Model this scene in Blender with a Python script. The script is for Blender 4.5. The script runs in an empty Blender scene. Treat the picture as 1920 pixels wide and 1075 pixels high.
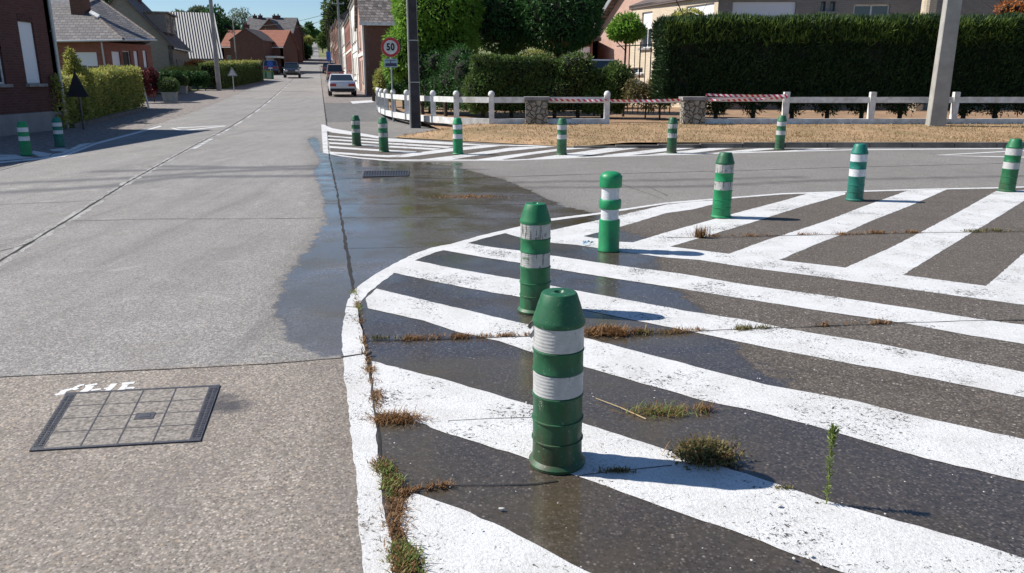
import bpy, bmesh, math, random
import numpy as np
from mathutils import Vector, geometry
random.seed(7); RNG = np.random.default_rng(7)
scene = bpy.context.scene
COL = scene.collection
R = math.radians
# ------------------------------------------------------------------ camera
FPX, CXP, CYP, PITCH, EYE = 1450.0, 960.0, 537.5, R(15.1), 1.6
cam_d = bpy.data.cameras.new('camera'); cam = bpy.data.objects.new('camera', cam_d); COL.objects.link(cam)
cam_d.sensor_width = 36.0; cam_d.lens = 36.0 * FPX / 1920.0
cam_d.clip_start = 0.05; cam_d.clip_end = 4000
cam.location = (0, 0, EYE); cam.rotation_euler = (R(90) - PITCH, 0, 0)
scene.camera = cam
# ------------------------------------------------------------------ sky and sun
SUN_EL, SHADOW_AZ = R(42.3), R(-11.0)
to_sun = Vector((-math.cos(SHADOW_AZ) * math.cos(SUN_EL), -math.sin(SHADOW_AZ) * math.cos(SUN_EL), math.sin(SUN_EL)))
world = bpy.data.worlds.new('World'); scene.world = world; world.use_nodes = True
wn = world.node_tree.nodes; wl = world.node_tree.links
sky = wn.new('ShaderNodeTexSky'); sky.sky_type = 'NISHITA'; sky.sun_disc = False
sky.sun_elevation = SUN_EL; sky.sun_rotation = math.atan2(to_sun.x, to_sun.y)
sky.air_density = 1.0; sky.dust_density = 0.0; sky.ozone_density = 6.0; sky.altitude = 0
wn['Background'].inputs[1].default_value = 0.078
wl.new(sky.outputs[0], wn['Background'].inputs[0])
sun_d = bpy.data.lights.new('sun', 'SUN'); sun_d.energy = 5.0; sun_d.angle = R(0.53); sun_d.color = (1.0, 0.955, 0.88)
sun = bpy.data.objects.new('sun', sun_d); COL.objects.link(sun)
sun.rotation_euler = to_sun.to_track_quat('Z', 'Y').to_euler()
scene.view_settings.view_transform = 'Standard'; scene.view_settings.look = 'None'
scene.view_settings.exposure = 0.52; scene.view_settings.gamma = 1.0
# ------------------------------------------------------------------ frames
CP, SP = math.cos(PITCH), math.sin(PITCH)
DX, DY = -math.sin(R(13.5)), math.cos(R(13.5))       # direction of the street
def uv(x, y): return DX * x + DY * y, DY * x - DX * y
def W(u, v): return DX * u + DY * v, DY * u - DX * v
PU = [25, 45, 98, 120, 175, 320, 640, 760, 1200]; PS = [0, .02, .03, .05, .05, .052, .055, 0.0, -.01]
PZ = [0.0]
for i in range(1, len(PU)): PZ.append(PZ[-1] + (PS[i] + PS[i-1]) / 2 * (PU[i] - PU[i-1]))
def prof(u):
    if u <= PU[0]: return 0.0
    for i in range(1, len(PU)):
        if u <= PU[i]:
            t = u - PU[i-1]; k = (PS[i] - PS[i-1]) / (PU[i] - PU[i-1])
            return PZ[i-1] + PS[i-1] * t + k * t * t / 2
    return PZ[-1]
def hz(x, y): return prof(uv(x, y)[0])
def ray(px, py):
    a = (px - CXP) / FPX; b = (CYP - py) / FPX
    return a, CP + b * SP, -SP + b * CP
def G(px, py, zo=0.0):                               # where a sight line meets the ground
    d = ray(px, py); s = 1.0; last = None
    while s < 1500:
        x, y, z = d[0] * s, d[1] * s, EYE + d[2] * s
        if z <= hz(x, y) + zo: break
        last = s; s *= 1.01
    lo, hi = last or 0.5, s
    for _ in range(24):
        m = (lo + hi) / 2
        x, y, z = d[0] * m, d[1] * m, EYE + d[2] * m
        if z <= hz(x, y) + zo: hi = m
        else: lo = m
    return x, y, hz(x, y) + zo
def X(px, py, dist):                                 # point of a sight line at forward distance dist
    d = ray(px, py); s = dist / d[1]
    return d[0] * s, d[1] * s, EYE + d[2] * s
# ------------------------------------------------------------------ mesh builder
class MB:
    def __init__(s): s.v = []; s.f = []
    def add(s, vs, fs):
        b = len(s.v); s.v += [tuple(p) for p in vs]; s.f += [tuple(b + i for i in f) for f in fs]; return s
    def box(s, x0, x1, y0, y1, z0, z1):
        return s.add([(x0,y0,z0),(x1,y0,z0),(x1,y1,z0),(x0,y1,z0),(x0,y0,z1),(x1,y0,z1),(x1,y1,z1),(x0,y1,z1)],
                     [(0,3,2,1),(4,5,6,7),(0,1,5,4),(1,2,6,5),(2,3,7,6),(3,0,4,7)])
    def obox(s, p, ax, half, ay=None):               # box along horizontal axis ax from centre p
        ax = Vector(ax).normalized(); n = Vector((ax.y, -ax.x, 0)) if ay is None else Vector(ay); up = Vector((0,0,1)); p = Vector(p)
        vs = []
        for k in (-1, 1):
            for (i, j) in ((-1,-1),(1,-1),(1,1),(-1,1)):
                vs.append(p + ax * half[0] * i + n * half[1] * j + up * half[2] * k)
        return s.add(vs, [(0,3,2,1),(4,5,6,7),(0,1,5,4),(1,2,6,5),(2,3,7,6),(3,0,4,7)])
    def prism(s, poly, z0, z1):
        n = len(poly); vs = [(x,y,z0) for x,y in poly] + [(x,y,z1) for x,y in poly]
        fs = [tuple(range(n))[::-1], tuple(range(n, 2*n))] + [(i,(i+1)%n,n+(i+1)%n,n+i) for i in range(n)]
        return s.add(vs, fs)
    def slab(s, pts, off):                           # polygon of 3D points thickened by vector off
        n = len(pts); o = Vector(off)
        vs = [Vector(p) for p in pts] + [Vector(p) + o for p in pts]
        return s.add(vs, [tuple(range(n)), tuple(range(n, 2*n))[::-1]] + [(i,n+i,n+(i+1)%n,(i+1)%n) for i in range(n)])
    def tube(s, p0, p1, r0, r1=None, n=10, caps=True):
        r1 = r0 if r1 is None else r1; p0 = Vector(p0); p1 = Vector(p1); a = (p1 - p0).normalized()
        t = Vector((0,0,1)) if abs(a.z) < .9 else Vector((1,0,0)); b = a.cross(t).normalized(); c = a.cross(b)
        vs = []
        for p, r in ((p0, r0), (p1, r1)):
            for i in range(n):
                w = 2*math.pi*i/n; vs.append(p + b*math.cos(w)*r + c*math.sin(w)*r)
        fs = [(i, n+i, n+(i+1)%n, (i+1)%n) for i in range(n)]
        if caps: fs += [tuple(range(n)), tuple(range(n, 2*n))[::-1]]
        return s.add(vs, fs)
    def lathe(s, prf, n=36, cx=0, cy=0, cz=0, wob=0.0, seed=0):
        vs = []; rr = random.Random(seed); ph = [rr.uniform(0, 6.3) for _ in range(4)]
        for r, z in prf:
            for i in range(n):
                w = 2*math.pi*i/n
                q = r * (1 + wob * (math.sin(w*2+ph[0]+z*5) + .6*math.sin(w*3+ph[1]-z*9)))
                vs.append((cx+math.cos(w)*q, cy+math.sin(w)*q, cz+z))
        fs = []
        for k in range(len(prf)-1):
            for i in range(n):
                fs.append((k*n+i, k*n+(i+1)%n, (k+1)*n+(i+1)%n, (k+1)*n+i))
        if prf[0][0] > 1e-4: fs.append(tuple(range(n))[::-1])
        if prf[-1][0] > 1e-4: fs.append(tuple(range((len(prf)-1)*n, len(prf)*n)))
        return s.add(vs, fs)
    def build(s, name, m, parent=None, smooth=False, org=None):
        me = bpy.data.meshes.new(name); v = s.v
        if org is not None: v = [(a-org[0], b-org[1], c-org[2]) for a, b, c in v]
        me.from_pydata(v, [], s.f); me.update()
        if smooth:
            me.polygons.foreach_set('use_smooth', [True]*len(me.polygons)); me.set_sharp_from_angle(angle=R(38))
        me.materials.append(m)
        o = bpy.data.objects.new(name, me); COL.objects.link(o)
        if parent is not None: o.parent = parent
        return o
def np_mesh(name, v, quads, m, parent=None, extra=None, org=None, smooth=False):
    v = np.asarray(v, dtype=np.float32); quads = np.asarray(quads, dtype=np.int64).reshape(-1, 4)
    if extra is not None and len(extra.v):
        b = len(v); v = np.vstack([v, np.asarray(extra.v, dtype=np.float32)])
        ef = [tuple(b+i for i in f) for f in extra.f]
    else: ef = []
    if org is not None: v = v - np.asarray(org, dtype=np.float32)
    me = bpy.data.meshes.new(name)
    me.vertices.add(len(v)); me.vertices.foreach_set('co', v.ravel())
    loops = quads.ravel().tolist(); tot = [4]*len(quads)
    for f in ef: loops += f; tot.append(len(f))
    me.loops.add(len(loops)); me.loops.foreach_set('vertex_index', loops)
    st = np.concatenate([[0], np.cumsum(tot)[:-1]]).astype(int)
    me.polygons.add(len(tot)); me.polygons.foreach_set('loop_start', st); me.polygons.foreach_set('loop_total', tot)
    if smooth: me.polygons.foreach_set('use_smooth', [True]*len(tot))
    me.update(calc_edges=True); me.validate()
    me.materials.append(m)
    o = bpy.data.objects.new(name, me); COL.objects.link(o)
    if parent is not None: o.parent = parent
    return o
def tag(o, label=None, cat=None, group=None, kind=None):
    if label: o['label'] = label
    if cat: o['category'] = cat
    if group: o['group'] = group
    if kind: o['kind'] = kind
    return o
def thing(name, label, cat, loc=(0,0,0), rz=0.0, group=None):
    o = bpy.data.objects.new(name, None); COL.objects.link(o); o.empty_display_size = .2
    o.location = loc; o.rotation_euler = (0, 0, rz)
    return tag(o, label, cat, group)
def dup(root, loc=None, rz=None, label=None, group=None):
    def cp(o, par):
        c = o.copy(); COL.objects.link(c); c.parent = par
        for ch in list(o.children): cp(ch, c)
        return c
    r = cp(root, None)
    if loc is not None: r.location = loc
    if rz is not None: r.rotation_euler = (0, 0, rz)
    if label: r['label'] = label
    if group: r['group'] = group
    return r
# ------------------------------------------------------------------ materials
class NT:
    def __init__(s, name):
        s.m = bpy.data.materials.new(name); s.m.use_nodes = True; s.t = s.m.node_tree
        s.b = s.t.nodes['Principled BSDF']; s.out = s.t.nodes['Material Output']
    def n(s, typ, **kw):
        x = s.t.nodes.new('ShaderNode' + typ)
        for k, v in kw.items():
            if k.startswith('i_'): x.inputs[k[2:].replace('_', ' ')].default_value = v
            else: setattr(x, k, v)
        return x
    def l(s, a, b): s.t.links.new(a, b)
    def put(s, val, sock):
        if isinstance(val, bpy.types.NodeSocket): s.l(val, sock)
        else: sock.default_value = val if not (isinstance(val, tuple) and len(val) == 3 and sock.type == 'RGBA') else (*val, 1)
    def math(s, op, a, b=0.0, c=0.0, clamp=False):
        x = s.n('Math', operation=op, use_clamp=clamp); s.put(a, x.inputs[0]); s.put(b, x.inputs[1]); s.put(c, x.inputs[2]); return x.outputs[0]
    def mix(s, f, a, b, blend='MIX'):
        x = s.n('Mix', data_type='RGBA', blend_type=blend); s.put(f, x.inputs[0]); s.put(a, x.inputs[6]); s.put(b, x.inputs[7]); return x.outputs[2]
    def mapr(s, v, a, b, c=0.0, d=1.0, smooth=False):
        x = s.n('MapRange', interpolation_type='SMOOTHSTEP' if smooth else 'LINEAR'); s.put(v, x.inputs[0])
        for i, q in enumerate((a, b, c, d)): s.put(q, x.inputs[1+i])
        return x.outputs[0]
    def noise(s, scale, detail=3.0, rough=.55, vec=None, dist=0.0):
        x = s.n('TexNoise'); x.inputs['Scale'].default_value = scale; x.inputs['Detail'].default_value = detail
        x.inputs['Roughness'].default_value = rough; x.inputs['Distortion'].default_value = dist
        if vec is not None: s.l(vec, x.inputs['Vector'])
        return x.outputs['Fac']
    def pos(s): return s.n('NewGeometry').outputs['Position']
    def obj(s): return s.n('TexCoord').outputs['Object']
    def attr(s, name): return s.n('Attribute', attribute_name=name).outputs['Fac']
    def bump(s, hgt, strength=.3, dist=.01):
        x = s.n('Bump'); s.put(strength, x.inputs['Strength']); x.inputs['Distance'].default_value = dist
        s.l(hgt, x.inputs['Height']); s.l(x.outputs[0], s.b.inputs['Normal']); return x
    def fin(s, color=None, rough=None, spec=None, metal=None):
        if color is not None: s.put(color, s.b.inputs['Base Color'])
        if rough is not None: s.put(rough, s.b.inputs['Roughness'])
        if spec is not None: s.put(spec, s.b.inputs['Specular IOR Level'])
        if metal is not None: s.put(metal, s.b.inputs['Metallic'])
        return s.m
def plain(name, c, rough=.6, var=.18, scale=6.0, bump=0.0, spec=.4, metal=0.0, dark=None):
    t = NT(name); p = t.obj(); nz = t.noise(scale, 4, .6, p)
    d = dark or tuple(k*(1-var*1.6) for k in c); li = tuple(min(.95, k*(1+var)) for k in c)
    col = t.mix(t.mapr(nz, .3, .7), d, li)
    if bump: t.bump(t.noise(scale*6, 3, .6, p), bump, .01)
    return t.fin(col, rough, spec, metal)
def brick(name, c1, c2, mortar, scale=1.0, bw=.22, bh=.075):
    t = NT(name); p = t.obj(); sx = t.n('SeparateXYZ'); t.l(p, sx.inputs[0])
    g = t.n('NewGeometry'); sn = t.n('SeparateXYZ'); t.l(g.outputs['True Normal'], sn.inputs[0])
    k = t.math('GREATER_THAN', t.math('ABSOLUTE', sn.outputs[0]), t.math('ABSOLUTE', sn.outputs[1]))
    s = t.math('ADD', t.math('MULTIPLY', sx.outputs[1], k), t.math('MULTIPLY', sx.outputs[0], t.math('SUBTRACT', 1.0, k)))
    cb = t.n('CombineXYZ'); t.l(s, cb.inputs[0]); t.l(sx.outputs[2], cb.inputs[1])
    b = t.n('TexBrick'); t.l(cb.outputs[0], b.inputs['Vector']); b.inputs['Scale'].default_value = scale
    b.inputs['Brick Width'].default_value = bw; b.inputs['Row Height'].default_value = bh; b.inputs['Mortar Size'].default_value = .008
    for q, c in (('Color1', c1), ('Color2', c2), ('Mortar', mortar)): b.inputs[q].default_value = (*c, 1)
    nz = t.noise(1.3, 4, .6, p)
    col = t.mix(t.mapr(nz, .25, .75, .0, .35), b.outputs['Color'], tuple(.55*k for k in c1))
    t.bump(t.math('SUBTRACT', 1.0, b.outputs['Fac']), .35, .006)
    return t.fin(col, .85, .3)
def tiles(name, c1, c2, w=.28, h=.2, rough=.75):
    t = NT(name); p = t.obj(); sx = t.n('SeparateXYZ'); t.l(p, sx.inputs[0])
    s = t.math('ADD', sx.outputs[0], t.math('MULTIPLY', sx.outputs[1], .35))
    cb = t.n('CombineXYZ'); t.l(s, cb.inputs[0]); t.l(sx.outputs[2], cb.inputs[1])
    b = t.n('TexBrick'); t.l(cb.outputs[0], b.inputs['Vector'])
    b.inputs['Brick Width'].default_value = w; b.inputs['Row Height'].default_value = h; b.inputs['Mortar Size'].default_value = .018
    b.inputs['Scale'].default_value = 1.0; b.inputs['Mortar Smooth'].default_value = .3
    for q, c in (('Color1', c1), ('Color2', c2), ('Mortar', tuple(.25*k for k in c1))): b.inputs[q].default_value = (*c, 1)
    nz = t.noise(2.2, 4, .65, p)
    col = t.mix(t.mapr(nz, .3, .7, 0, .5), b.outputs['Color'], tuple(.6*k for k in c2))
    t.bump(t.math('SUBTRACT', 1.0, b.outputs['Fac']), .6, .03)
    return t.fin(col, rough, .3)
M_CORE = []
def leafm(name, c1, c2, trans=.25, c3=None):
    t = NT(name); g = t.n('NewGeometry'); r = g.outputs['Random Per Island']
    big = t.mapr(t.noise(1.1, 3, .5, t.pos()), .35, .65)
    col = t.mix(r, c1, c2)
    if c3: col = t.mix(t.math('MULTIPLY', big, .7), col, c3)
    t.fin(col, .55, .25)
    tr = t.n('BsdfTranslucent'); t.l(col, tr.inputs[0])
    ms = t.n('MixShader'); ms.inputs[0].default_value = trans
    t.l(t.b.outputs[0], ms.inputs[1]); t.l(tr.outputs[0], ms.inputs[2]); t.l(ms.outputs[0], t.out.inputs[0])
    return t.m
def glassm(name, c=(.03,.04,.05), rough=.06): return plain(name, c, rough, .1, 2.0, spec=.8)

def road_material(name, dry_a, dry_b, isl_a, isl_b, slab_c=None):
    """concrete / asphalt with stones, worn and wet areas driven by surveyed outlines (signed distances in metres)"""
    t = NT(name); p = t.pos()
    n_big = t.noise(.35, 5, .6, p); n_mid = t.noise(2.6, 5, .65, p); n_fine = t.noise(38, 4, .7, p)
    vo = t.n('TexVoronoi'); vo.inputs['Scale'].default_value = 88; t.l(p, vo.inputs['Vector'])
    vs = t.n('SeparateColor'); t.l(vo.outputs['Color'], vs.inputs[0])
    vo2 = t.n('TexVoronoi'); vo2.inputs['Scale'].default_value = 41; t.l(p, vo2.inputs['Vector'])
    vs2 = t.n('SeparateColor'); t.l(vo2.outputs['Color'], vs2.inputs[0])
    stone = t.math('MULTIPLY', t.mapr(vo.outputs['Distance'], .28, .62, 1.0, 0.0), 1.0)
    def surf(a, b, peb):
        c = t.mix(t.mapr(n_mid, .3, .7), a, b)
        c = t.mix(t.mapr(n_fine, .38, .66, 0, .75), c, tuple(k*.42 for k in a))
        c = t.mix(t.math('MULTIPLY', t.mapr(vs.outputs[0], .3, 1.0, 0, .95), stone), c, peb)
        pit = t.math('MULTIPLY', t.math('GREATER_THAN', vs.outputs[1], .60), t.mapr(vo.outputs['Distance'], .2, .6, 1.0, .3))
        c = t.mix(t.math('MULTIPLY', pit, .82), c, tuple(k*.22 for k in a))
        st2 = t.math('MULTIPLY', t.mapr(vs2.outputs[0], .45, 1.0, 0, .7), t.mapr(vo2.outputs['Distance'], .25, .5, 1.0, 0.0))
        c = t.mix(st2, c, t.mix(vs2.outputs[1], tuple(k*.42 for k in a), (min(.8, b[0]*1.55), min(.8, b[1]*1.35), min(.8, b[2]*1.1))))
        sp = t.math('MULTIPLY', t.math('GREATER_THAN', vs2.outputs[2], .985), t.mapr(vo2.outputs['Distance'], .12, .3, 1.0, 0.0))
        return t.mix(t.math('MULTIPLY', sp, .8), c, (.62, .58, .5))
    dry = surf(dry_a, dry_b, tuple(min(.9, k*1.5) for k in dry_b))
    dry = t.mix(t.mapr(n_big, .32, .62, 0, .45), dry, tuple(k*.66 for k in dry_a))
    dry = t.mix(t.mapr(t.noise(.9, 6, .72, p, 1.5), .52, .72, 0, .4), dry, (dry_a[0]*.62, dry_a[1]*.58, dry_a[2]*.52))
    if slab_c:
        sb = surf(slab_c[0], slab_c[1], tuple(min(.9, k*1.55) for k in slab_c[1]))
        sb = t.mix(t.mapr(n_big, .3, .7, 0, .35), sb, tuple(k*.7 for k in slab_c[0]))
        sb = t.mix(t.mapr(t.noise(1.4, 6, .72, p, 1.5), .5, .72, 0, .45), sb, (dry_a[0]*.62, dry_a[1]*.6, dry_a[2]*.6))
        vd = t.n('TexVoronoi'); vd.inputs['Scale'].default_value = 2.3; t.l(p, vd.inputs['Vector']); vds = t.n('SeparateColor'); t.l(vd.outputs['Color'], vds.inputs[0])
        drip = t.math('MULTIPLY', t.math('GREATER_THAN', vds.outputs[0], .72), t.mapr(t.math('ADD', vd.outputs['Distance'], t.math('MULTIPLY', n_fine, .10)), .07, .16, .55, 0))
        dry = t.mix(drip, dry, (.10, .09, .08)); sb = t.mix(drip, sb, (.12, .10, .085))
        mp = t.n('Mapping'); t.l(p, mp.inputs[0]); mp.inputs['Rotation'].default_value = (0, 0, R(-13.5)); mp.inputs['Scale'].default_value = (2.6, .22, 1)
        smear = t.mapr(t.noise(1.0, 6, .7, mp.outputs[0], .8), .46, .68, 0, .42)
        dry = t.mix(smear, dry, (.125, .118, .115)); pale = t.mapr(t.noise(1.3, 7, .75, p, 2.0), .55, .70, 0, .35); dry = t.mix(pale, dry, (.46, .44, .41)); sb = t.mix(t.math('MULTIPLY', smear, .6), sb, (.13, .11, .095))
        fsl = t.mapr(t.attr('slab'), -.02, .02)
        dry = t.mix(fsl, dry, sb)
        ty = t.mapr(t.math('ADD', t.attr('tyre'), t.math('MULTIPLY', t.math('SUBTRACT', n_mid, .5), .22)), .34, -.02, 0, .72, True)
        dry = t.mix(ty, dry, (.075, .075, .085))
        blotch = t.mapr(t.math('ADD', t.attr('blot'), t.math('MULTIPLY', t.math('SUBTRACT', t.noise(14, 4, .7, p), .5), .16)), -.06, .0, 0, .85)
        dry = t.mix(blotch, dry, (.045, .045, .055))
    if isl_a:
        isl = surf(isl_a, isl_b, tuple(min(.9, k*2.2) for k in isl_b))
        isl = t.mix(t.mapr(n_big, .35, .65, 0, .35), isl, (.10, .082, .066))
        dry = t.mix(t.mapr(t.attr('isl'), -.01, .01), dry, isl)
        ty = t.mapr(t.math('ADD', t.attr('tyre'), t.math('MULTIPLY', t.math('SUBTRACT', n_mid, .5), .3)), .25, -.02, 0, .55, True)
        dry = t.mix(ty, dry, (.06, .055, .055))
    wn_ = t.math('ADD', t.attr('wet'), t.math('MULTIPLY', t.math('SUBTRACT', t.noise(5.5, 5, .68, p), .5), .34))
    wet = t.mapr(wn_, -.03, .035, 0, 1, True)
    wcol = t.mix(1.0, dry, (.56, .545, .55), 'MULTIPLY')
    mud = t.math('MULTIPLY', t.mapr(t.noise(.55, 5, .6, p, 1.0), .42, .60), .72)
    wcol = t.mix(mud, wcol, (.085, .066, .034))
    damp = t.mapr(t.math('ADD', wn_, t.math('MULTIPLY', t.math('SUBTRACT', n_mid, .5), .5)), -.32, .0, 0, .30, True)
    dry = t.mix(damp, dry, t.mix(1.0, dry, (.55, .52, .50), 'MULTIPLY'))
    col = t.mix(wet, dry, wcol)
    film = t.mapr(t.noise(1.7, 5, .62, p), .38, .64, .05, .34)
    rough = t.math('ADD', t.math('MULTIPLY', wet, film), t.math('MULTIPLY', t.math('SUBTRACT', 1.0, wet), .88))
    hgt = t.math('ADD', t.math('MULTIPLY', stone, .35), t.math('MULTIPLY', t.noise(120, 4, .8, p), 1.0))
    t.bump(hgt, t.mapr(wet, 0, 1, .5, .04), .005)
    return t.fin(col, rough, t.mapr(wet, 0, 1, .3, .55))
def paintm(name, wear=.66, col=(.67,.67,.67), gr=(.45,.43,.40)):
    t = NT(name); p = t.pos()
    c = t.mix(t.mapr(t.noise(3.5, 6, .75, p), .42, .75, 0, .6), col, gr)
    c = t.mix(t.mapr(t.noise(.8, 5, .7, p, 1.0), .5, .7, 0, .3), c, (.50, .47, .43))
    c = t.mix(t.mapr(t.noise(70, 5, .8, p), .48, .64, 0, .45), c, (.3, .29, .27))
    t.fin(c, .62, .4); t.bump(t.noise(62, 5, .75, p), .9, .006)
    chip = t.math('ADD', t.math('MULTIPLY', t.noise(44, 5, .8, p, .8), .66), t.math('MULTIPLY', t.noise(2.2, 4, .6, p), .34))
    f = t.mapr(chip, wear-.012, wear+.012)
    crk = t.n('TexVoronoi', feature='DISTANCE_TO_EDGE'); crk.inputs['Scale'].default_value = 5.0
    dv = t.n('VectorMath', operation='ADD'); nv = t.n('TexNoise'); nv.inputs['Scale'].default_value = 7.0; nv.inputs['Detail'].default_value = 4
    t.l(p, nv.inputs['Vector']); sc = t.n('VectorMath', operation='SCALE'); sc.inputs['Scale'].default_value = .22
    t.l(nv.outputs['Color'], sc.inputs[0]); t.l(p, dv.inputs[0]); t.l(sc.outputs[0], dv.inputs[1]); t.l(dv.outputs[0], crk.inputs['Vector'])
    ce = t.math('MULTIPLY', t.math('LESS_THAN', crk.outputs['Distance'], .0045), t.math('GREATER_THAN', t.noise(1.6, 3, .6, p), .56))
    f = t.math('MAXIMUM', f, t.math('MULTIPLY', ce, .5))
    tr = t.n('BsdfTransparent'); ms = t.n('MixShader'); t.l(f, ms.inputs[0]); t.l(t.b.outputs[0], ms.inputs[1]); t.l(tr.outputs[0], ms.inputs[2])
    t.l(ms.outputs[0], t.out.inputs[0]); return t.m

M = {}
M['main'] = road_material('street_concrete', (.292,.278,.266), (.375,.358,.342), None, None, ((.285,.246,.214), (.38,.333,.29)))
M['side'] = road_material('junction_surface', (.235,.222,.210), (.305,.288,.272), (.098,.085,.074), (.150,.132,.117))
M['paint'] = paintm('white_road_paint', .572); M['paint_old'] = paintm('faded_road_paint', .50, (.72,.72,.72))
M['letters'] = paintm('stencil_paint', .60, (.80,.80,.80)); M['paint_thin'] = paintm('edge_line_paint', .60)
M['crack'] = plain('joint_filler', (.022,.02,.019), .9, .3, 20)
M['crackw'] = plain('pale_crack', (.06,.055,.05), .9, .3, 20)
M['palej'] = paintm('worn_joint_edge', .52, (.40,.385,.365), (.33,.31,.29))
M['soil'] = plain('dry_soil', (.30,.19,.115), .95, .25, 1.5, .4)
M['verge'] = plain('parched_grass', (.33,.215,.125), .95, .25, .8, .8, dark=(.20,.145,.07))
M['path'] = plain('grey_asphalt', (.135,.13,.128), .9, .2, 3, .4)
M['lpath'] = plain('gravel_pavement', (.235,.205,.185), .95, .35, 7, 1.0, dark=(.10,.088,.08))
M['kerb'] = plain('kerb_concrete', (.15,.135,.12), .9, .25, 3, .5)
M['land'] = plain('meadow', (.16,.17,.06), .95, .3, .05)
M['conc'] = plain('pole_concrete', (.34,.33,.305), .85, .14, 2.5, .3)
M['shaded_conc'] = plain('shaded_concrete', (.045,.042,.048), .8, .3, 3, .4)
M['white'] = plain('white_paint', (.70,.71,.72), .6, .12, 5, .2, dark=(.48,.47,.44))
M['galv'] = plain('galvanised_steel', (.42,.44,.45), .45, .1, 8, metal=.5)
M['iron'] = plain('cast_iron', (.045,.045,.058), .5, .3, 30, .5, spec=.6)
M['lid'] = plain('lid_concrete', (.285,.255,.225), .95, .38, 55, .5)
M['black'] = plain('black_rubber', (.02,.02,.022), .7, .1)
M['dark'] = plain('dark_void', (.012,.012,.014), .6, .1)
M['glass'] = glassm('window_glass'); M['carglass'] = glassm('car_glass', (.02,.028,.035), .04)
M['trunk'] = plain('bark', (.07,.052,.038), .9, .3, 6, .6)
M['stonecap'] = plain('stone_cap', (.26,.25,.25), .85, .2, 4, .5)
t = NT('rubble_stone'); vo = t.n('TexVoronoi', feature='DISTANCE_TO_EDGE'); vo.inputs['Scale'].default_value = 6.0; t.l(t.obj(), vo.inputs['Vector'])
c = t.mix(t.mapr(vo.outputs['Distance'], .02, .09), (.09,.08,.07), t.mix(t.noise(5, 3, .5, t.obj()), (.24,.22,.19), (.42,.39,.33)))
t.bump(t.mapr(vo.outputs['Distance'], 0, .12), .8, .04); M['rubble'] = t.fin(c, .9, .3)
def green(name, c, grime):
    t = NT(name); p = t.obj(); sx = t.n('SeparateXYZ'); t.l(p, sx.inputs[0])
    nz = t.noise(9, 5, .65, p); st = t.n('Mapping'); t.l(p, st.inputs[0]); st.inputs['Scale'].default_value = (22, 22, 3)
    streak = t.noise(1.0, 4, .6, st.outputs[0])
    cc = t.mix(t.mapr(nz, .3, .7), tuple(k*.8 for k in c), tuple(min(1, k*1.15) for k in c))
    dirt = t.math('MULTIPLY', t.mapr(t.math('ADD', sx.outputs[2], t.math('MULTIPLY', t.math('SUBTRACT', nz, .5), .3)), .02, .36, 1, .12), t.mapr(streak, .3, .65))
    cc = t.mix(t.math('MULTIPLY', dirt, grime), cc, (.055,.05,.028))
    sc = t.mapr(t.noise(48, 5, .8, p), .60, .66, 0, .6*grime)
    cc = t.mix(t.mapr(t.noise(5, 5, .75, p, 1.2), .5, .68, 0, .45*grime), cc, (.035,.075,.035))
    cc = t.mix(sc, cc, (.22,.27,.22))
    t.bump(t.noise(30, 5, .7, p), .3, .005)
    return t.fin(cc, t.mapr(nz, .3, .7, .36, .62), .4)
M['green_dark'] = green('worn_dark_green_plastic', (.012,.105,.045), 1.0)
M['green_mid'] = green('green_plastic', (.010,.15,.058), .75)
M['green_bright'] = green('bright_green_plastic', (.010,.24,.09), .25)
M['teal'] = green('teal_green_plastic', (.010,.165,.125), .4)
M['green_pale'] = green('faded_green_plastic', (.03,.15,.07), .9)
def bandm(name, c, wear):
    t = NT(name); p = t.obj()
    cc = t.mix(t.mapr(t.noise(26, 4, .6, p), .35, .7), tuple(k*.78 for k in c), c)
    st = t.n('Mapping'); t.l(p, st.inputs[0]); st.inputs['Scale'].default_value = (40, 40, 5)
    w = t.mapr(t.noise(1.0, 5, .7, st.outputs[0]), wear, wear+.03)
    cc = t.mix(w, cc, (.12,.11,.10)); g = t.mapr(t.noise(14, 5, .7, p), wear+.04, wear+.07)
    cc = t.mix(g, cc, (.10,.16,.10))
    wv = t.n('TexWave', wave_type='BANDS', bands_direction='Z'); wv.inputs['Scale'].default_value = 22; wv.inputs['Distortion'].default_value = .6; t.l(p, wv.inputs['Vector'])
    t.bump(t.math('ADD', wv.outputs['Fac'], t.math('MULTIPLY', t.noise(40, 4, .7, p), 1.5)), .3, .003)
    return t.fin(cc, .38, .5)
M['band'] = bandm('reflective_band', (.50,.50,.49), .64); M['band_worn'] = bandm('torn_reflective_band', (.44,.44,.42), .545)
M['band_new'] = bandm('clean_reflective_band', (.64,.65,.67), .70)
M['brick_dark'] = brick('dark_red_brick', (.125,.048,.040), (.085,.032,.028), (.10,.075,.07))
M['brick_red'] = brick('red_brick', (.30,.105,.075), (.22,.075,.055), (.22,.16,.13))
M['brick_brown'] = brick('brown_brick', (.17,.075,.052), (.12,.052,.038), (.14,.10,.085))
M['brick_pink'] = brick('pink_brick', (.50,.31,.25), (.42,.25,.20), (.42,.34,.28))
M['brick_cream'] = brick('cream_brick', (.66,.56,.42), (.58,.48,.35), (.42,.36,.28))
M['brick_grey'] = brick('grey_brick', (.30,.27,.24), (.24,.215,.19), (.20,.185,.17))
M['render_w'] = plain('white_render', (.70,.66,.60), .8, .1, 2)
M['plinth'] = plain('grey_plinth', (.26,.25,.26), .85, .12, 2, .2)
M['slate'] = tiles('slate_tiles', (.105,.098,.105), (.20,.185,.18), .34, .17)
M['tile_dark'] = tiles('weathered_tiles', (.085,.07,.065), (.36,.31,.28), .30, .19)
M['tile_orange'] = tiles('orange_tiles', (.42,.165,.10), (.34,.13,.085), .3, .2)
M['roof_brown'] = tiles('brown_tiles', (.12,.095,.088), (.17,.135,.12), .3, .2)
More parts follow.
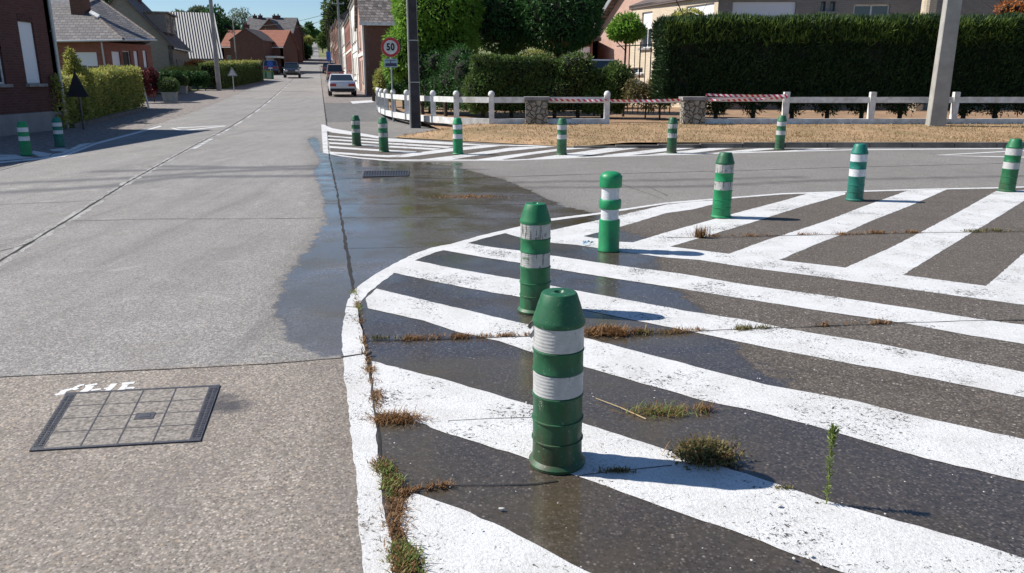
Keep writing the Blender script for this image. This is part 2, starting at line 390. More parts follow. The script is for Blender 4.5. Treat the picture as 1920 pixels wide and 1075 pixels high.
t = NT('corrugated_sheet'); p = t.obj(); wv = t.n('TexWave', wave_type='BANDS', bands_direction='X'); wv.inputs['Scale'].default_value = 1.25; wv.inputs['Distortion'].default_value = .25; t.l(p, wv.inputs['Vector'])
t.bump(wv.outputs['Fac'], 1.0, .25); M['corrug'] = t.fin(t.mix(t.mapr(wv.outputs['Fac'], .25, .7), (.15,.15,.155), (.36,.36,.37)), .6, .4)
t = NT('roller_shutter'); wv = t.n('TexWave', wave_type='BANDS', bands_direction='Z'); wv.inputs['Scale'].default_value = 6.5; t.l(t.obj(), wv.inputs['Vector'])
t.bump(wv.outputs['Fac'], .3, .01); M['shutter'] = t.fin((.74,.75,.78), .5, .4)
M['red_sign'] = plain('sign_red', (.50,.03,.035), .4, .05); M['blue_sign'] = plain('sign_blue', (.03,.10,.42), .4, .05)
M['navy'] = plain('sign_navy', (.03,.04,.09), .4, .05); M['steelblue'] = plain('sign_pale_blue', (.35,.45,.55), .4, .05)
M['leaf_hedge'] = leafm('conifer_hedge_leaf', (.012,.030,.014), (.040,.078,.024), .10)
M['leaf_top'] = leafm('conifer_lit_growth', (.06,.11,.02), (.15,.22,.04), .3)  # tip growth in a brighter colour, painting in the sunlit hedge top
M['leaf_laurel'] = leafm('laurel_leaf', (.12,.24,.03), (.27,.44,.07), .45, (.16,.32,.04))
M['leaf_deep'] = leafm('deep_green_leaf', (.025,.075,.022), (.065,.16,.04), .25)
M['leaf_mid'] = leafm('mid_green_leaf', (.05,.10,.028), (.16,.25,.06), .3, (.09,.11,.035))
M['leaf_yellow'] = leafm('yellow_green_leaf', (.26,.28,.06), (.58,.54,.16), .42, (.13,.17,.035))
M['leaf_orange'] = leafm('orange_leaf', (.38,.12,.03), (.55,.22,.07), .3)
M['leaf_red'] = leafm('dark_red_leaf', (.10,.012,.018), (.18,.03,.03), .2)
M['leaf_grey'] = leafm('silvery_leaf', (.10,.14,.09), (.18,.22,.14), .3)
M['dry_stalk'] = leafm('dry_brown_weed', (.16,.075,.03), (.34,.20,.09), .3)
M['dry_grass'] = leafm('dry_grass', (.26,.16,.08), (.50,.37,.21), .3)
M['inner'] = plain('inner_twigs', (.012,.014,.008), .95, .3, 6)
M['straw'] = leafm('straw', (.42,.32,.16), (.58,.46,.26), .3)
M['weed_green'] = leafm('weed_green', (.13,.18,.045), (.26,.31,.09), .35)
M['weed_olive'] = leafm('weed_olive', (.07,.085,.025), (.24,.19,.09), .3)

# ------------------------------------------------------------------ outlines measured on the ground
def gp(pts, z=0.0): return [G(x, y)[:2] for x, y in pts]
OUT = [(684,1110),(682,1075),(668,900),(655,780),(645,700),(641,640),(645,599),(647,576),(657,554),(668,541),(696,520),(734,497.5),(771,479),(809,465),(846,458),(902,442),(975,425),
       (1035,410),(1125,399),(1167,392.5),(1250,380),(1300,376),(1375,370),(1467,362.6),(1585,359),(1747,354),(1856,352),(1920,350),(2100,345)]
ISL = gp(OUT) + [G(2100,1110)[:2]]
ISL2 = gp([(602.5,234),(606,285),(629,290),(674,297),(726,301),(955,301),(1134,294),(1344,288),(1424,286),(1594,281),(1880,278.5),(2100,277),(2100,270),(1560,275),(1231,274),(955,271),(904,270),(848,266),(732,259),(689,251),(659,247),(623,241)])
WET = gp([(575,262),(600,302),(588,322),(597,345),(607,380),(609,415),(583,460),(548,500),(527,540),(513,590),(530,632),(556,657),(600,669),(660,671),
          (664,760),(685,860),(720,1110),(1600,1110),(1950,1100),(1950,812),(1920,790),(1833,762),(1752,734),(1644,715),(1468,686),(1440,694),(1489,720),(1478,730),(1400,672),(1345,600),(1300,570),(1262,540),(1240,505),(1235,478),(1190,458),(1215,444),(1160,432),
          (1140,412),(1100,396),(1062,388),(1000,360),(948,337),(865,316),(868,305),(726,303),(629,291),(604,287),(598,262),(590,255)])
DRYW = gp([(1468,688),(1644,715),(1752,734),(1833,762),(1950,810),(1950,905),(1920,895),(1736,858),(1537,800),(1489,722)])
def seg_sd(P, poly, closed=True):
    P = np.asarray(P); d2 = np.full(len(P), 1e9); ins = np.zeros(len(P), bool); n = len(poly)
    for i in range(n if closed else n-1):
        a = np.array(poly[i]); b = np.array(poly[(i+1) % n]); ab = b-a
        t_ = np.clip(((P-a) @ ab) / max(1e-9, ab @ ab), 0, 1); q = a + t_[:, None]*ab
        d2 = np.minimum(d2, ((P-q)**2).sum(1))
        if closed:
            c_ = ((a[1] > P[:,1]) != (b[1] > P[:,1]))
            with np.errstate(divide='ignore', invalid='ignore'):
                xi = (b[0]-a[0])*(P[:,1]-a[1])/((b[1]-a[1]) if abs(b[1]-a[1]) > 1e-12 else 1e-12)+a[0]
            ins ^= c_ & (P[:,0] < xi)
    d = np.sqrt(d2)
    return np.where(ins, d, -d) if closed else d
DARK_BANDS = [gp(q) for q in ([(0,345),(250,334),(420,322),(620,315),(900,318)], [(0,362),(200,350),(330,332),(600,330),(880,345)], [(300,312),(640,318)], [(180,322),(640,310)], [(1000,352),(1300,350),(1560,338),(1920,330)], [(980,342),(1250,338),(1500,332)])]  # centre lines of the darker bands across street and junction
def grid_surface(name, us, vs, zo, m, attrs):
    U, V = np.meshgrid(us, vs, indexing='ij'); U = U.ravel(); V = V.ravel()
    Xw = DX*U + DY*V; Yw = DY*U - DX*V; pz = np.array([prof(u) for u in us]).repeat(len(vs)) + zo
    nv = len(vs); i, j = np.meshgrid(np.arange(len(us)-1), np.arange(nv-1), indexing='ij'); k = (i*nv+j).ravel()
    o = np_mesh(name, np.stack([Xw, Yw, pz], 1), np.stack([k, k+1, k+nv+1, k+nv], 1)[:, ::-1], m, smooth=True)
    P = np.stack([Xw, Yw], 1)
    for an, fn in attrs.items():
        a = o.data.attributes.new(an, 'FLOAT', 'POINT'); a.data.foreach_set('value', fn(P).astype(np.float32))
    return tag(o, kind='structure')
def wetf(P):
    a = seg_sd(P, WET); b = seg_sd(P, DRYW); return np.minimum(a, -b)
def dark_bandf(P):
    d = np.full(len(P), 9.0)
    for q in DARK_BANDS: d = np.minimum(d, seg_sd(P, q, False))
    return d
SL0, SL1 = G(0, 708), G(640, 672)
def slabf(P):
    n = np.array([SL1[1]-SL0[1], -(SL1[0]-SL0[0])]); n = n/np.linalg.norm(n); return (P - np.array(SL0[:2])) @ n
BLOT = gp([(398,742),(425,738),(432,752),(466,760),(440,768),(402,776)])
us_near = np.arange(-3, 30.01, .11)
us_far = np.concatenate([np.arange(31, 60, 1.5), np.arange(60, 200, 5), np.arange(200, 1000, 20)])
us_all = np.concatenate([us_near, us_far])
grid_surface('street', us_all, np.linspace(-5.75, .14, 54), .0008, M['main'], {'wet': wetf, 'tyre': dark_bandf, 'slab': slabf, 'blot': lambda P: seg_sd(P, BLOT)})
grid_surface('junction', us_near, np.concatenate([np.arange(.14, 13, .11), np.arange(13.2, 44, .5)]), 0.0, M['side'], {'wet': wetf, 'tyre': dark_bandf, 'isl': lambda P: np.maximum(seg_sd(P, ISL), seg_sd(P, ISL2))})
# land: one sheet to the horizon
gu = np.concatenate([np.linspace(-60, 20, 9), us_far[::1], np.arange(1000, 3600, 100)]); gv = np.concatenate([np.linspace(-2500, -200, 24), np.linspace(-160, -10, 31), [-6, 0, 6], np.linspace(10, 160, 31), np.linspace(200, 2500, 24)])
def land(name):
    U, V = np.meshgrid(gu, gv, indexing='ij'); U = U.ravel(); V = V.ravel()
    Z = np.array([prof(u) for u in gu]).repeat(len(gv)) - .03
    side = np.clip((np.abs(V)-12)/60, 0, 1)*np.clip((U-150)/200, 0, 1)
    Z = Z + side*(5*np.sin(V*.011+1)+3*np.sin(U*.009+V*.006)) - .0
    nv = len(gv); i, j = np.meshgrid(np.arange(len(gu)-1), np.arange(nv-1), indexing='ij'); k = (i*nv+j).ravel()
    return tag(np_mesh(name, np.stack([DX*U+DY*V, DY*U-DX*V, Z], 1), np.stack([k, k+nv, k+nv+1, k+1], 1), M['land'], smooth=True), kind='structure')
land('ground')
def sheet(name, poly, z, m, sub=None, zf=None):
    """flat polygon laid on the ground profile, cut into strips so it follows it"""
    bm = bmesh.new(); vs = [bm.verts.new((x, y, 0)) for x, y in poly]; f = bm.faces.new(vs)
    for u0 in (sub or []):
        bmesh.ops.bisect_plane(bm, geom=bm.verts[:]+bm.edges[:]+bm.faces[:], plane_co=(*W(u0, 0), 0), plane_no=(DX, DY, 0))
    bmesh.ops.triangulate(bm, faces=bm.faces[:])
    for v in bm.verts: v.co.z = (zf(v.co.x, v.co.y) if zf else hz(v.co.x, v.co.y)) + z
    bmesh.ops.recalc_face_normals(bm, faces=bm.faces[:])
    for f in bm.faces:
        if f.normal.z < 0: f.normal_flip()
    me = bpy.data.meshes.new(name); bm.to_mesh(me); bm.free(); me.materials.append(m)
    o = bpy.data.objects.new(name, me); COL.objects.link(o); return tag(o, kind='structure')
SUBS = [25+2*i for i in range(60)]
sheet('left_pavement', [W(*q) for q in ((-3,-5.78),(60,-5.78),(130,-5.78),(130,-9),(58,-9.5),(58,-16),(32,-12),(24,-10.5),(-3,-20))], -.004, M['lpath'], SUBS)
sheet('asphalt_path', [W(*q) for q in ((22,.16),(28,.16),(46,.16),(46,8),(22,12))], -.010, M['path'], SUBS)
sheet('right_pavement', [W(*q) for q in ((46.05,.16),(200,.16),(200,3.4),(46.05,3.4))], -.006, M['lpath'], [46+3*i for i in range(50)])
# verge and yards behind the kerb
KY = 18.65
def yard_z(x, y): return .12 + .13*max(0, min(1, (y-KY)/5.0))
vb = MB(); xs = np.arange(-6, 46, .5); ys = np.concatenate([np.arange(KY, 24.2, .35), np.arange(24.5, 75, 4)])
def vx0(y): return max(-6.0, -3.3 + (y-20.2)*(.15 if y < 24 else -.3)) 
vg = [G(733,259)[:2], G(780,253)[:2], G(830,246)[:2], G(872,240)[:2]]
def left_edge(y):
    pts = vg + [(-1.6, 24.3), (-2.9, 26.2), (-4.9, 31.6), (-6.7, 39.9), (-12, 75)]
    if y <= pts[0][1]:
        return pts[0][0] + (pts[0][1]-y)*1.6
    for a, b in zip(pts, pts[1:]):
        if b[1] > a[1] and y <= b[1]: return a[0] + (b[0]-a[0])*(y-a[1])/(b[1]-a[1])
    return pts[-1][0]
rows = []
for y in ys:
    x0 = left_edge(y); xr = np.concatenate([np.linspace(x0, 6, 30), np.linspace(7, 60, 24)])
    rows.append([(x, y, yard_z(x, y)*min(1, .12+(x-x0)/1.5) if y < 26 else yard_z(x, y)) for x in xr])
nr = len(rows[0])
def strip(rows_, name, m):
    v = [p for r in rows_ for p in r]; n = len(rows_)
    q = [(i*nr+j, i*nr+j+1, (i+1)*nr+j+1, (i+1)*nr+j) for i in range(n-1) for j in range(nr-1)]
    return tag(np_mesh(name, v, q, m, smooth=True), kind='structure')
k24 = int(np.argmax(ys > 24.1)); strip(rows[:k24+1], 'grass_verge', M['verge']); strip(rows[k24:], 'yard_ground', M['soil'])
# kerb
kb = MB(); kx = left_edge(KY); s0 = kx; seg = 0
while s0 < 45:
    s1 = s0 + .995
    kb.box(s0, s1-.012, KY-.16, KY+.0, -.02, .128 if s0 > kx+4 else .04+.022*(s0-kx)); s0 = s1+.005
tag(kb.build('kerb', M['kerb']), kind='structure')
# dry grass on the verge
def blades(name, pts, hgt, wid, lean, m, parent=None, org=None, extra=None, up=1.0):
    pts = np.asarray(pts, float); n = len(pts); h_ = hgt*(.5+RNG.random(n)); az = RNG.random(n)*6.283; le = lean*(.3+RNG.random(n)); a2 = az+1.57+RNG.normal(0, .5, n)
    d = np.stack([np.cos(az)*le, np.sin(az)*le, np.full(n, up)], 1); d /= np.linalg.norm(d, axis=1)[:, None]
    w = np.stack([np.cos(a2), np.sin(a2), np.zeros(n)], 1)*wid*.5
    mid = pts + d*h_[:, None]*.55; dr = d.copy(); dr[:, 2] -= .35*le; tip = mid + dr*h_[:, None]*.45
    v = np.stack([pts-w, pts+w, mid+w*.8, mid-w*.8, tip], 1).reshape(-1, 3)
    q = np.arange(n)[:, None]*5 + np.array([0,1,2,3]); tri = MB(); 
    v6 = np.stack([pts-w, pts+w, mid+w*.8, mid-w*.8, tip+w*.1, tip-w*.1], 1).reshape(-1, 3)
    q = np.concatenate([np.arange(n)[:, None]*6 + np.array([0,1,2,3]), np.arange(n)[:, None]*6 + np.array([3,2,4,5])])
    return np_mesh(name, v6, q, m, parent, extra, org)
P_ = []
while len(P_) < 16000:
    y = KY+.05 + (24.2-KY)*random.random()**1.15; x0 = left_edge(y); x = x0 + .1 + (19-x0)*random.random()
    if x < 19: P_.append((x, y, yard_z(x, y)*min(1, .12+(x-x0)/1.5) - .005))
tag(blades('dry_grass', P_, .065, .018, 1.4, M['dry_grass']), kind='stuff')
tag(blades('verge_stubble', [P_[i] for i in range(0, 16000, 2) if math.sin(P_[i][0]*1.1)+math.sin(P_[i][1]*2.3+P_[i][0]*.6) > .2], .05, .016, 1.5, M['dry_stalk']), kind='stuff')
# ------------------------------------------------------------------ painted markings
def refine(pts, step=.12, jit=.004, seed=1):
    rr = random.Random(seed); o = []; n = len(pts)
    for i in range(n):
        a = pts[i]; b = pts[(i+1) % n]; L = math.dist(a, b); k = max(1, min(60, int(L/step)))
        for j in range(k):
            t_ = j/k; q = (a[0]+(b[0]-a[0])*t_, a[1]+(b[1]-a[1])*t_)
            if j: q = (q[0]+rr.uniform(-jit, jit), q[1]+rr.uniform(-jit, jit))
            o.append(q)
    return o
pk = [0]
def paint(px, m='paint', name='road_marking', jit=.0045, world=False):
    pk[0] += 1; pts = px if world else gp(px)
    return sheet(name, refine(pts, .055, jit, pk[0]), .0022 + .0002*(pk[0] % 6), M[m], SUBS if max(p[1] for p in pts) > 24 else None)
paint([(775,925),(861,954),(946,991),(1097,1071),(1190,1112),(812,1112),(790,1060),(748,985),(757,945)])
paint([(697,678),(850,717),(985,757),(1100,797),(1250,845),(1400,889.5),(1541,938),(1650,968),(1800,1010),(1920,1048),(2100,1108),(1660,1112),(1581,1075),(1400,1006),(1267,960),(1098,899),(992,862),(808,803),(800,797),(705,775),(700,730)])
paint([(706,542),(823,570),(1000,612),(1100,635),(1234,670),(1435,722),(1600,752),(1700,777),(1920,825),(2100,868),(2100,955),(1920,903),(1736,861),(1537,803),(1400,768),(1314,751),(1100,690),(1000,662),(935,640),(857,623),(795,602),(690,579),(686,560)])
paint([(772,487.5),(846,503),(902,513),(974,525),(1083,546),(1187,565),(1292,585),(1400,601),(1480,618),(1650,646),(1920,699),(2100,733),(2100,785),(1920,746),(1665,695),(1600,684),(1435,652),(1307,625),(1184,600),(974,557.5),(884,542.5),(809,527.5),(736,512)])
paint([(872,456),(921,464),(976,471),(1035,480),(1162,499),(1271,513),(1400,535),(1562,557),(1725,581.5),(1833,599),(1920,610),(2100,640),(2100,684),(1920,646),(1806,627.6),(1698,607),(1535,583),(1400,562),(1333,551),(1250,538),(1146,522),(1033,504),(976,494),(902,482.5),(829,469.5)])
# spine with the chevrons growing from it
paint([(945,437),(975,428),(1035,432),(1123,413),(1167,403),(1250,384),(1300,378.5),(1336,376.5),(1336,384),(1300,393),(1250,400),(1162.5,426),(1094,443.5),(1123,448),(1162,454),(1187,455),(1250,436),(1300,422),(1372,402),(1467,377),(1514,363.5),(1585,361.5),(1585,365),(1501,388.5),(1409,418),(1338.5,439),(1256,463),(1367,476.5),
       (1442,449),(1469,441),(1551,414),(1620,387),(1650,376.5),(1701,358),(1776,355.5),(1710,385),(1635,414),(1571,443),(1534,457),(1461,488),(1585,502.5),(1672,464),(1722,438),(1785,405),(1867,359),(1920,357),(1990,355),(1920,377),(1849,421),(1819,439),(1766,471),(1693,516),(1849,537),(1920,475),(2000,408),(2100,400),(2100,610),(1920,572),(1806,557),(1671,538),(1535,519),(1400,502),(1312,488),(1250,483.5),(1162,472),(1117,465),(1083,460),(1035,456),(975,446)])
# the island's edge line
def band_px(outer, inner, m='paint', jit=.006): paint(outer + inner[::-1], m, jit=jit)
band_px([(684,1112),(682,1075),(668,900),(655,780),(645,700),(641,640),(645,599),(649,576)], [(748,1112),(742,1075),(721,960),(710,860),(702,780),(692,700),(684,640),(676,600),(672,578)])
band_px([(649,575),(657,554),(668,541),(696,520),(734,497.5),(771,479),(809,465),(846,458),(902,442),(975,425),(1035,410),(1125,399),(1167,392.5),(1250,380),(1300,376),(1375,370),(1467,362.6),(1585,359),(1747,354),(1856,352),(1920,350),(2100,345)],
        [(672,577),(677,566),(689,551),(712,533),(744,509),(780,488),(815,474),(852,464),(906,448),(978,430.5),(1035,414.5),(1125,402.3),(1167,395.6),(1250,382.8),(1300,378.4),(1375,372.4),(1467,365),(1585,361.2),(1747,356.2),(1856,354.2),(1920,352.2),(2100,347)], 'paint_thin')
# the smaller hatched island across the junction
paint([(602.5,234),(608,234),(613,248),(615,279),(616.5,289),(606,286.5),(604,262)])
paint([(607,234),(623,241),(659,247),(689,252),(732,260),(848,267.5),(904,271.5),(904,274),(848,271),(732,263.5),(689,257),(659,253.5),(623,249),(612,246)])
paint([(904,271.5),(955,272),(1231,275.5),(1560,276.8),(1920,276),(2100,275.6),(2100,277),(1920,278),(1560,278.8),(1231,277.6),(955,274.2),(904,274)])
paint([(606,287),(615,287),(640,291.5),(674,295.6),(726,299.6),(955,299.8),(1134,293),(1344,287),(1424,284.6),(1594,280.4),(1880,278),(1880,279.6),(1594,282),(1424,286.4),(1344,288.8),(1134,294.8),(955,301.6),(726,301.8),(674,297.6),(640,293.6)], 'paint_thin')
paint([(617,284.5),(680,289),(726,291.6),(752,290.5),(801,284),(852,277),(923,272.5),(948,273),(905,278),(852,283.5),(801,290),(760,295),(726,295.5),(680,292.5),(617,288)])
for a in ([(617,274),(677,278.5),(782,284.5),(776,288),(677,281.8),(617,277.6)], [(617,267),(732,273.8),(828,279.2),(812,281.6),(732,277),(617,270)], [(616,260.5),(732,268.2),(850,275.2),(838,278),(732,271.2),(616,263)], [(615,254.4),(732,263.4),(862,270.5),(872,273.2),(732,266),(615,256.6)]): paint(a, jit=.012)
for a in ([(788,299.8),(868,290),(955,277.5),(1020,274.2),(1052,274.2),(955,283.4),(868,296),(846,299.8)], [(891,299.8),(955,291),(1060,277.6),(1130,276.4),(1064,281),(985,292),(940,299.8)], [(988,298.8),(1143,277.4),(1200,277.4),(1075,295.6),(1030,297)],
          [(1106,294.2),(1252,277.6),(1305,277.6),(1180,291.6)], [(1215,290.4),(1330,278),(1376,278),(1290,288.4)], [(1334,287),(1424,278.6),(1470,278.6),(1400,285)], [(1466,283.6),(1530,278.6),(1572,278.6),(1520,282)]): paint(a)
# give-way triangles, kerb-side line and hatching on the left
for a in ([(318,240.2),(326,240.2),(343,244.6),(423,235.8),(423,236.9),(342,246.4)], [(330,239.6),(423,235.2),(400,237.2),(335,240.9)], [(1752,291.2),(1878,284),(1960,281),(1960,282.2),(1878,285.6),(1775,291.2)], [(1752,291.8),(1878,293.6),(1960,295),(1960,296.8),(1878,295.2)]): paint(a, 'paint_thin', jit=.003)
paint([(-60,306),(0,303.5),(74,296.6),(119,290.5),(179,268),(253,249),(301,236),(303,237.4),(255,251.2),(181,271),(122,294),(76,299.4),(0,306.5),(-60,309)], 'paint_thin')
paint([(-60,289),(0,290.5),(30,290.5),(44,294.5),(66,296.6),(0,301.5),(-60,304)])
paint([(62,283),(98,288.6),(90,293.8),(74,294.4),(60,288)])
paint([(99,289.5),(118,286.5),(150,270.5),(176,267.6),(119,289.4),(95,293.2)], jit=.01)
paint([(118,278.5),(140,282.6),(128,285.4),(98,283.5),(92,281)])
paint([(657,190.5),(704,187.5),(700,192),(661,195)])
# centre dashes on the street
for k in range(14):
    u0 = 19.5 + k*4.6
    for off, w_ in ((-2.96, .10),):
        paint([W(u0, off-w_/2), W(u0+3.1, off-w_/2), W(u0+3.1, off+w_/2), W(u0, off+w_/2)], 'paint_old', world=True, jit=.01)
# painted letters by the cover (faded E L J E)
def stroke(pts, wz, m='paint_old'):
    P2 = [Vector(G(90+x/10.667, 700+y/10.667)[:2]) for x, y in pts]; L_, R_ = [], []
    for i, q in enumerate(P2):
        d = (P2[min(i+1, len(P2)-1)] - P2[max(i-1, 0)]).normalized(); n = Vector((-d.y, d.x))*wz
        L_.append(tuple(q+n)); R_.append(tuple(q-n))
    paint(L_ + R_[::-1], m, world=True, jit=.004)
for s_, w_ in [(a_, c_*1.5) for a_, c_ in (([(150,445),(245,415),(330,355)], .010), ([(245,440),(320,360),(420,335)], .012), ([(400,345),(500,318),(590,332)], .009), ([(540,300),(640,252),(725,240)], .008), ([(430,425),(600,398)], .007),
               ([(700,383),(790,330),(850,262)], .014), ([(740,262),(860,243),(990,220)], .008), ([(870,350),(1060,322)], .008),
               ([(1040,378),(1175,372),(1250,300),(1330,215)], .011), ([(1120,318),(1215,305)], .007), ([(1380,372),(1480,330),(1560,235)], .011), ([(1480,215),(1600,205),(1730,195)], .010), ([(1480,312),(1610,300),(1730,300)], .009), ([(1400,356),(1600,345)], .006))]: stroke(s_, w_, 'letters')
# ------------------------------------------------------------------ joints and cracks
def crack(pts, w=.012, jit=.012, m='crack', world=False, zoff=.0024, name='joint'):
    Q = pts if world else gp(pts); rr = random.Random(len(pts)*7+int(w*1000)+int(abs(Q[0][0])*10)); P2 = []
    for a, b in zip(Q, Q[1:]):
        L = math.dist(a, b); k = max(1, int(L/.12)); k = min(k, 200)
        for j in range(k):
            t_ = j/k; P2.append((a[0]+(b[0]-a[0])*t_+rr.uniform(-jit, jit), a[1]+(b[1]-a[1])*t_+rr.uniform(-jit, jit)))
    P2.append(Q[-1]); b_ = MB(); n = len(P2)
    for i, q in enumerate(P2):
        d = Vector(P2[min(i+1, n-1)]) - Vector(P2[max(i-1, 0)]); d.normalize(); ww = w*rr.uniform(.45, 1.2)/2
        for s_ in (-1, 1):
            x, y = q[0]-d.y*ww*s_, q[1]+d.x*ww*s_; b_.v.append((x, y, hz(x, y)+zoff))
    for i in range(n-1): b_.f.append((2*i, 2*i+2, 2*i+3, 2*i+1))
    return tag(b_.build(name, M[m]), kind='structure')
crack([(-30,508),(0,490),(130,411),(240,342),(370,270),(420,245)], .17, .012, 'palej', zoff=.0017); crack([(-30,508),(0,490),(130,411),(240,342),(370,270),(420,245)], .038, .006); crack([W(25, -3.04), W(60, -3.04), W(120, -3.04)], .05, .01, world=True)
crack([(612,262),(619,300),(632,360),(645,440),(655,500),(664,545)], .032, .007); crack([(664,545),(680,620),(690,680),(705,740),(712,850),(738,980),(762,1110)], .014, .005)
crack([W(21, .14), W(60, .14), W(140, .14)], .05, .01, world=True)
crack([(-20,709),(120,702),(320,693),(500,683),(640,672)], .014, .004); crack([(640,671),(690,663)], .02, .004, zoff=.0044)
crack([(134,415),(300,411),(480,411),(605,409)], .02, .008); crack([(640,409),(800,408),(975,410)], .012, .006)
crack([(0,384),(110,380),(200,375)], .02, .01); crack([(0,472),(60,455)], .02, .01); crack([(0,320),(74,300)], .03, .01)
crack([(600,382),(632,383)], .016); crack([(640,383),(820,383),(1000,384)], .012, .004); crack([(622,336),(700,334),(800,334),(860,335),(1080,327.7),(1400,320),(1520,316),(1875,307),(2000,304)], .03, .008)
crack([(690,640),(850,636),(1000,632),(1100,626),(1240,625),(1430,617),(1535,613),(1670,607),(1800,603),(1920,601),(2050,598)], .012, .006, zoff=.0044)
crack([(735,918),(850,912),(1000,908),(1045,903)], .010, .006, zoff=.0044); crack([(1080,896),(1100,892),(1180,884),(1260,874)], .005, .006, 'crackw', zoff=.0044)
crack([(840,790),(930,786),(1000,784)], .006, .004, 'crackw', zoff=.0044)
crack([(1250,446),(1330,447),(1450,443),(1600,440),(1720,437),(1820,436),(1920,435),(2050,432)], .016, .005, zoff=.0044)
crack([(640,466),(760,464),(800,463)], .008); crack([(1125,332),(1240,372)], .012); crack([(1216,350),(1252,368)], .015)
for k, u0 in enumerate((26, 31, 36, 41, 46, 52, 58, 64, 70, 78, 86)): crack([W(u0, -5.7), W(u0+.1, -3), W(u0, .1)], .03, .01, world=True)
# ------------------------------------------------------------------ inspection cover
c4 = [Vector((*G(x, y)[:2], 0)) for x, y in ((55,848),(376,829),(413,724),(125,739))]
cc = sum(c4, Vector())/4
T = thing('inspection_cover', 'large rectangular concrete-filled inspection cover with dark iron frame set in the street', 'manhole cover', cc)
def bil(s, t_): return c4[0]*(1-s)*(1-t_) + c4[1]*s*(1-t_) + c4[2]*s*t_ + c4[3]*(1-s)*t_
def quad_box(b, s0, s1, t0, t1, z0, z1):
    q = [bil(s0,t0), bil(s1,t0), bil(s1,t1), bil(s0,t1)]
    b.add([(p.x, p.y, z0) for p in q] + [(p.x, p.y, z1) for p in q], [(0,3,2,1),(4,5,6,7),(0,1,5,4),(1,2,6,5),(2,3,7,6),(3,0,4,7)])
b = MB(); quad_box(b, 0, 1, 0, .026, 0, .008); quad_box(b, 0, 1, .974, 1, 0, .008); quad_box(b, 0, .07, .026, .974, 0, .0075); quad_box(b, .93, 1, .026, .974, 0, .0075)
for k in range(30):
    for s_ in (.02, .05, .95, .98): quad_box(b, s_-.009, s_+.009, .06+k*.0296, .06+k*.0296+.014, .0075, .010)
b.build('frame', M['iron'], T, org=cc)
b = MB(); quad_box(b, .07, .93, .026, .974, 0, .0062); b.build('concrete_lid', M['lid'], T, org=cc)
b = MB()
for k in (1, 2, 3):
    s_ = .075 + .85*k/4; quad_box(b, s_-.0045, s_+.0045, .026, .974, .0062, .0074)
    t_ = .045 + .91*k/4; quad_box(b, .07, .93, t_-.0045, t_+.0045, .0062, .0072)
b.build('bars', M['iron'], T, org=cc)
b = MB(); quad_box(b, .53, .65, .41, .52, .0062, .0085); quad_box(b, .555, .625, .44, .49, .0085, .010); b.build('lifting_socket', M['iron'], T, org=cc)
b = MB(); quad_box(b, .06, .16, .0455, .16, .0145, .017) if False else None
# storm drain
d4 = [Vector((*G(x, y)[:2], 0)) for x, y in ((680,333),(766,331),(767,321),(682,322))]; c4 = d4; cc = sum(c4, Vector())/4
T = thing('storm_drain', 'dark slotted iron drain grate lying in the wet part of the junction', 'drain grate', cc)
b = MB(); quad_box(b, 0, 1, 0, .12, .002, .016); quad_box(b, 0, 1, .88, 1, .002, .016); quad_box(b, 0, .03, .12, .88, .002, .016); quad_box(b, .97, 1, .12, .88, .002, .016); b.build('frame', M['iron'], T, org=cc)
b = MB()
for k in range(16): quad_box(b, .045+k*.058, .045+k*.058+.03, .12, .88, .006, .015)
b.build('grate', M['iron'], T, org=cc)
b = MB(); quad_box(b, .03, .97, .12, .88, .0045, .0055); b.build('sump', M['dark'], T, org=cc)

# ------------------------------------------------------------------ bollards
def ribbed(gm, bm_, seed=0, cap=None, tears=True):
    T = thing('bollard', 'x', 'bollard')
    pf = [(0.0,0),(.121,0),(.123,.012),(.116,.020),(.107,.028)]
    for zr in (.115, .205): pf += [(.1055, zr-.006),(.1105, zr-.002),(.1105, zr+.003),(.1045, zr+.005)]
    pf += [(.104,.300),(.1075,.306),(.1075,.314),(.1,.318)]
    b = MB(); b.lathe(pf, 44, wob=.008, seed=seed); b.lathe([(.1,.412),(.1065,.416),(.1065,.421),(.1035,.426),(.103,.495),(.1065,.500),(.1065,.506),(.1,.510)], 44, wob=.008, seed=seed)
    b.build('post_body', M[gm], T, True)
    b = MB(); b.lathe([(.1,.606),(.1075,.608),(.109,.622),(.106,.630),(.098,.652),(.0865,.690),(.073,.729),(.069,.7345),(.060,.7365),(.022,.7370),(.018,.733),(.012,.722),(0.0,.720)], 44, wob=.008, seed=seed); b.build('cap', M[cap or gm], T, True)
    for z0, z1 in ((.317,.413),(.509,.607)):
        b = MB(); b.lathe([(.1005,z0),(.1045,z0+.002),(.1040,(z0+z1)/2),(.1045,z1-.002),(.1005,z1)], 44, wob=.006, seed=seed+3)
        b.build('reflective_band', M[bm_], T, True)
    return T
def necked():
    T = thing('bollard', 'x', 'bollard')
    b = MB(); b.lathe([(0.0,0),(.104,0),(.105,.01),(.1005,.02),(.0985,.285),(.0965,.300),(.08,.303)], 44); b.lathe([(.08,.402),(.097,.404),(.104,.416),(.104,.482),(.098,.492),(.08,.494)], 44); b.build('post_body', M['green_bright'], T, True)
    b = MB(); b.lathe([(.08,.604),(.102,.607),(.1055,.615),(.1055,.690),(.100,.715),(.082,.737),(.052,.750),(.0,.755)], 44)
    b.box(-.106,-.070,-.022,.022,.700,.712); b.build('cap', M['green_bright'], T, True)
    for z0, z1 in ((.300,.405),(.492,.606)):
        b = MB(); b.lathe([(.078,z0),(.084,z0+.001),(.084,z1-.001),(.078,z1)], 44); b.build('reflective_band', M['band_new'], T, True)
    return T
def short_rib(gm, bm_): return ribbed(gm, bm_)
GB = 'green striped bollards guarding the traffic islands'
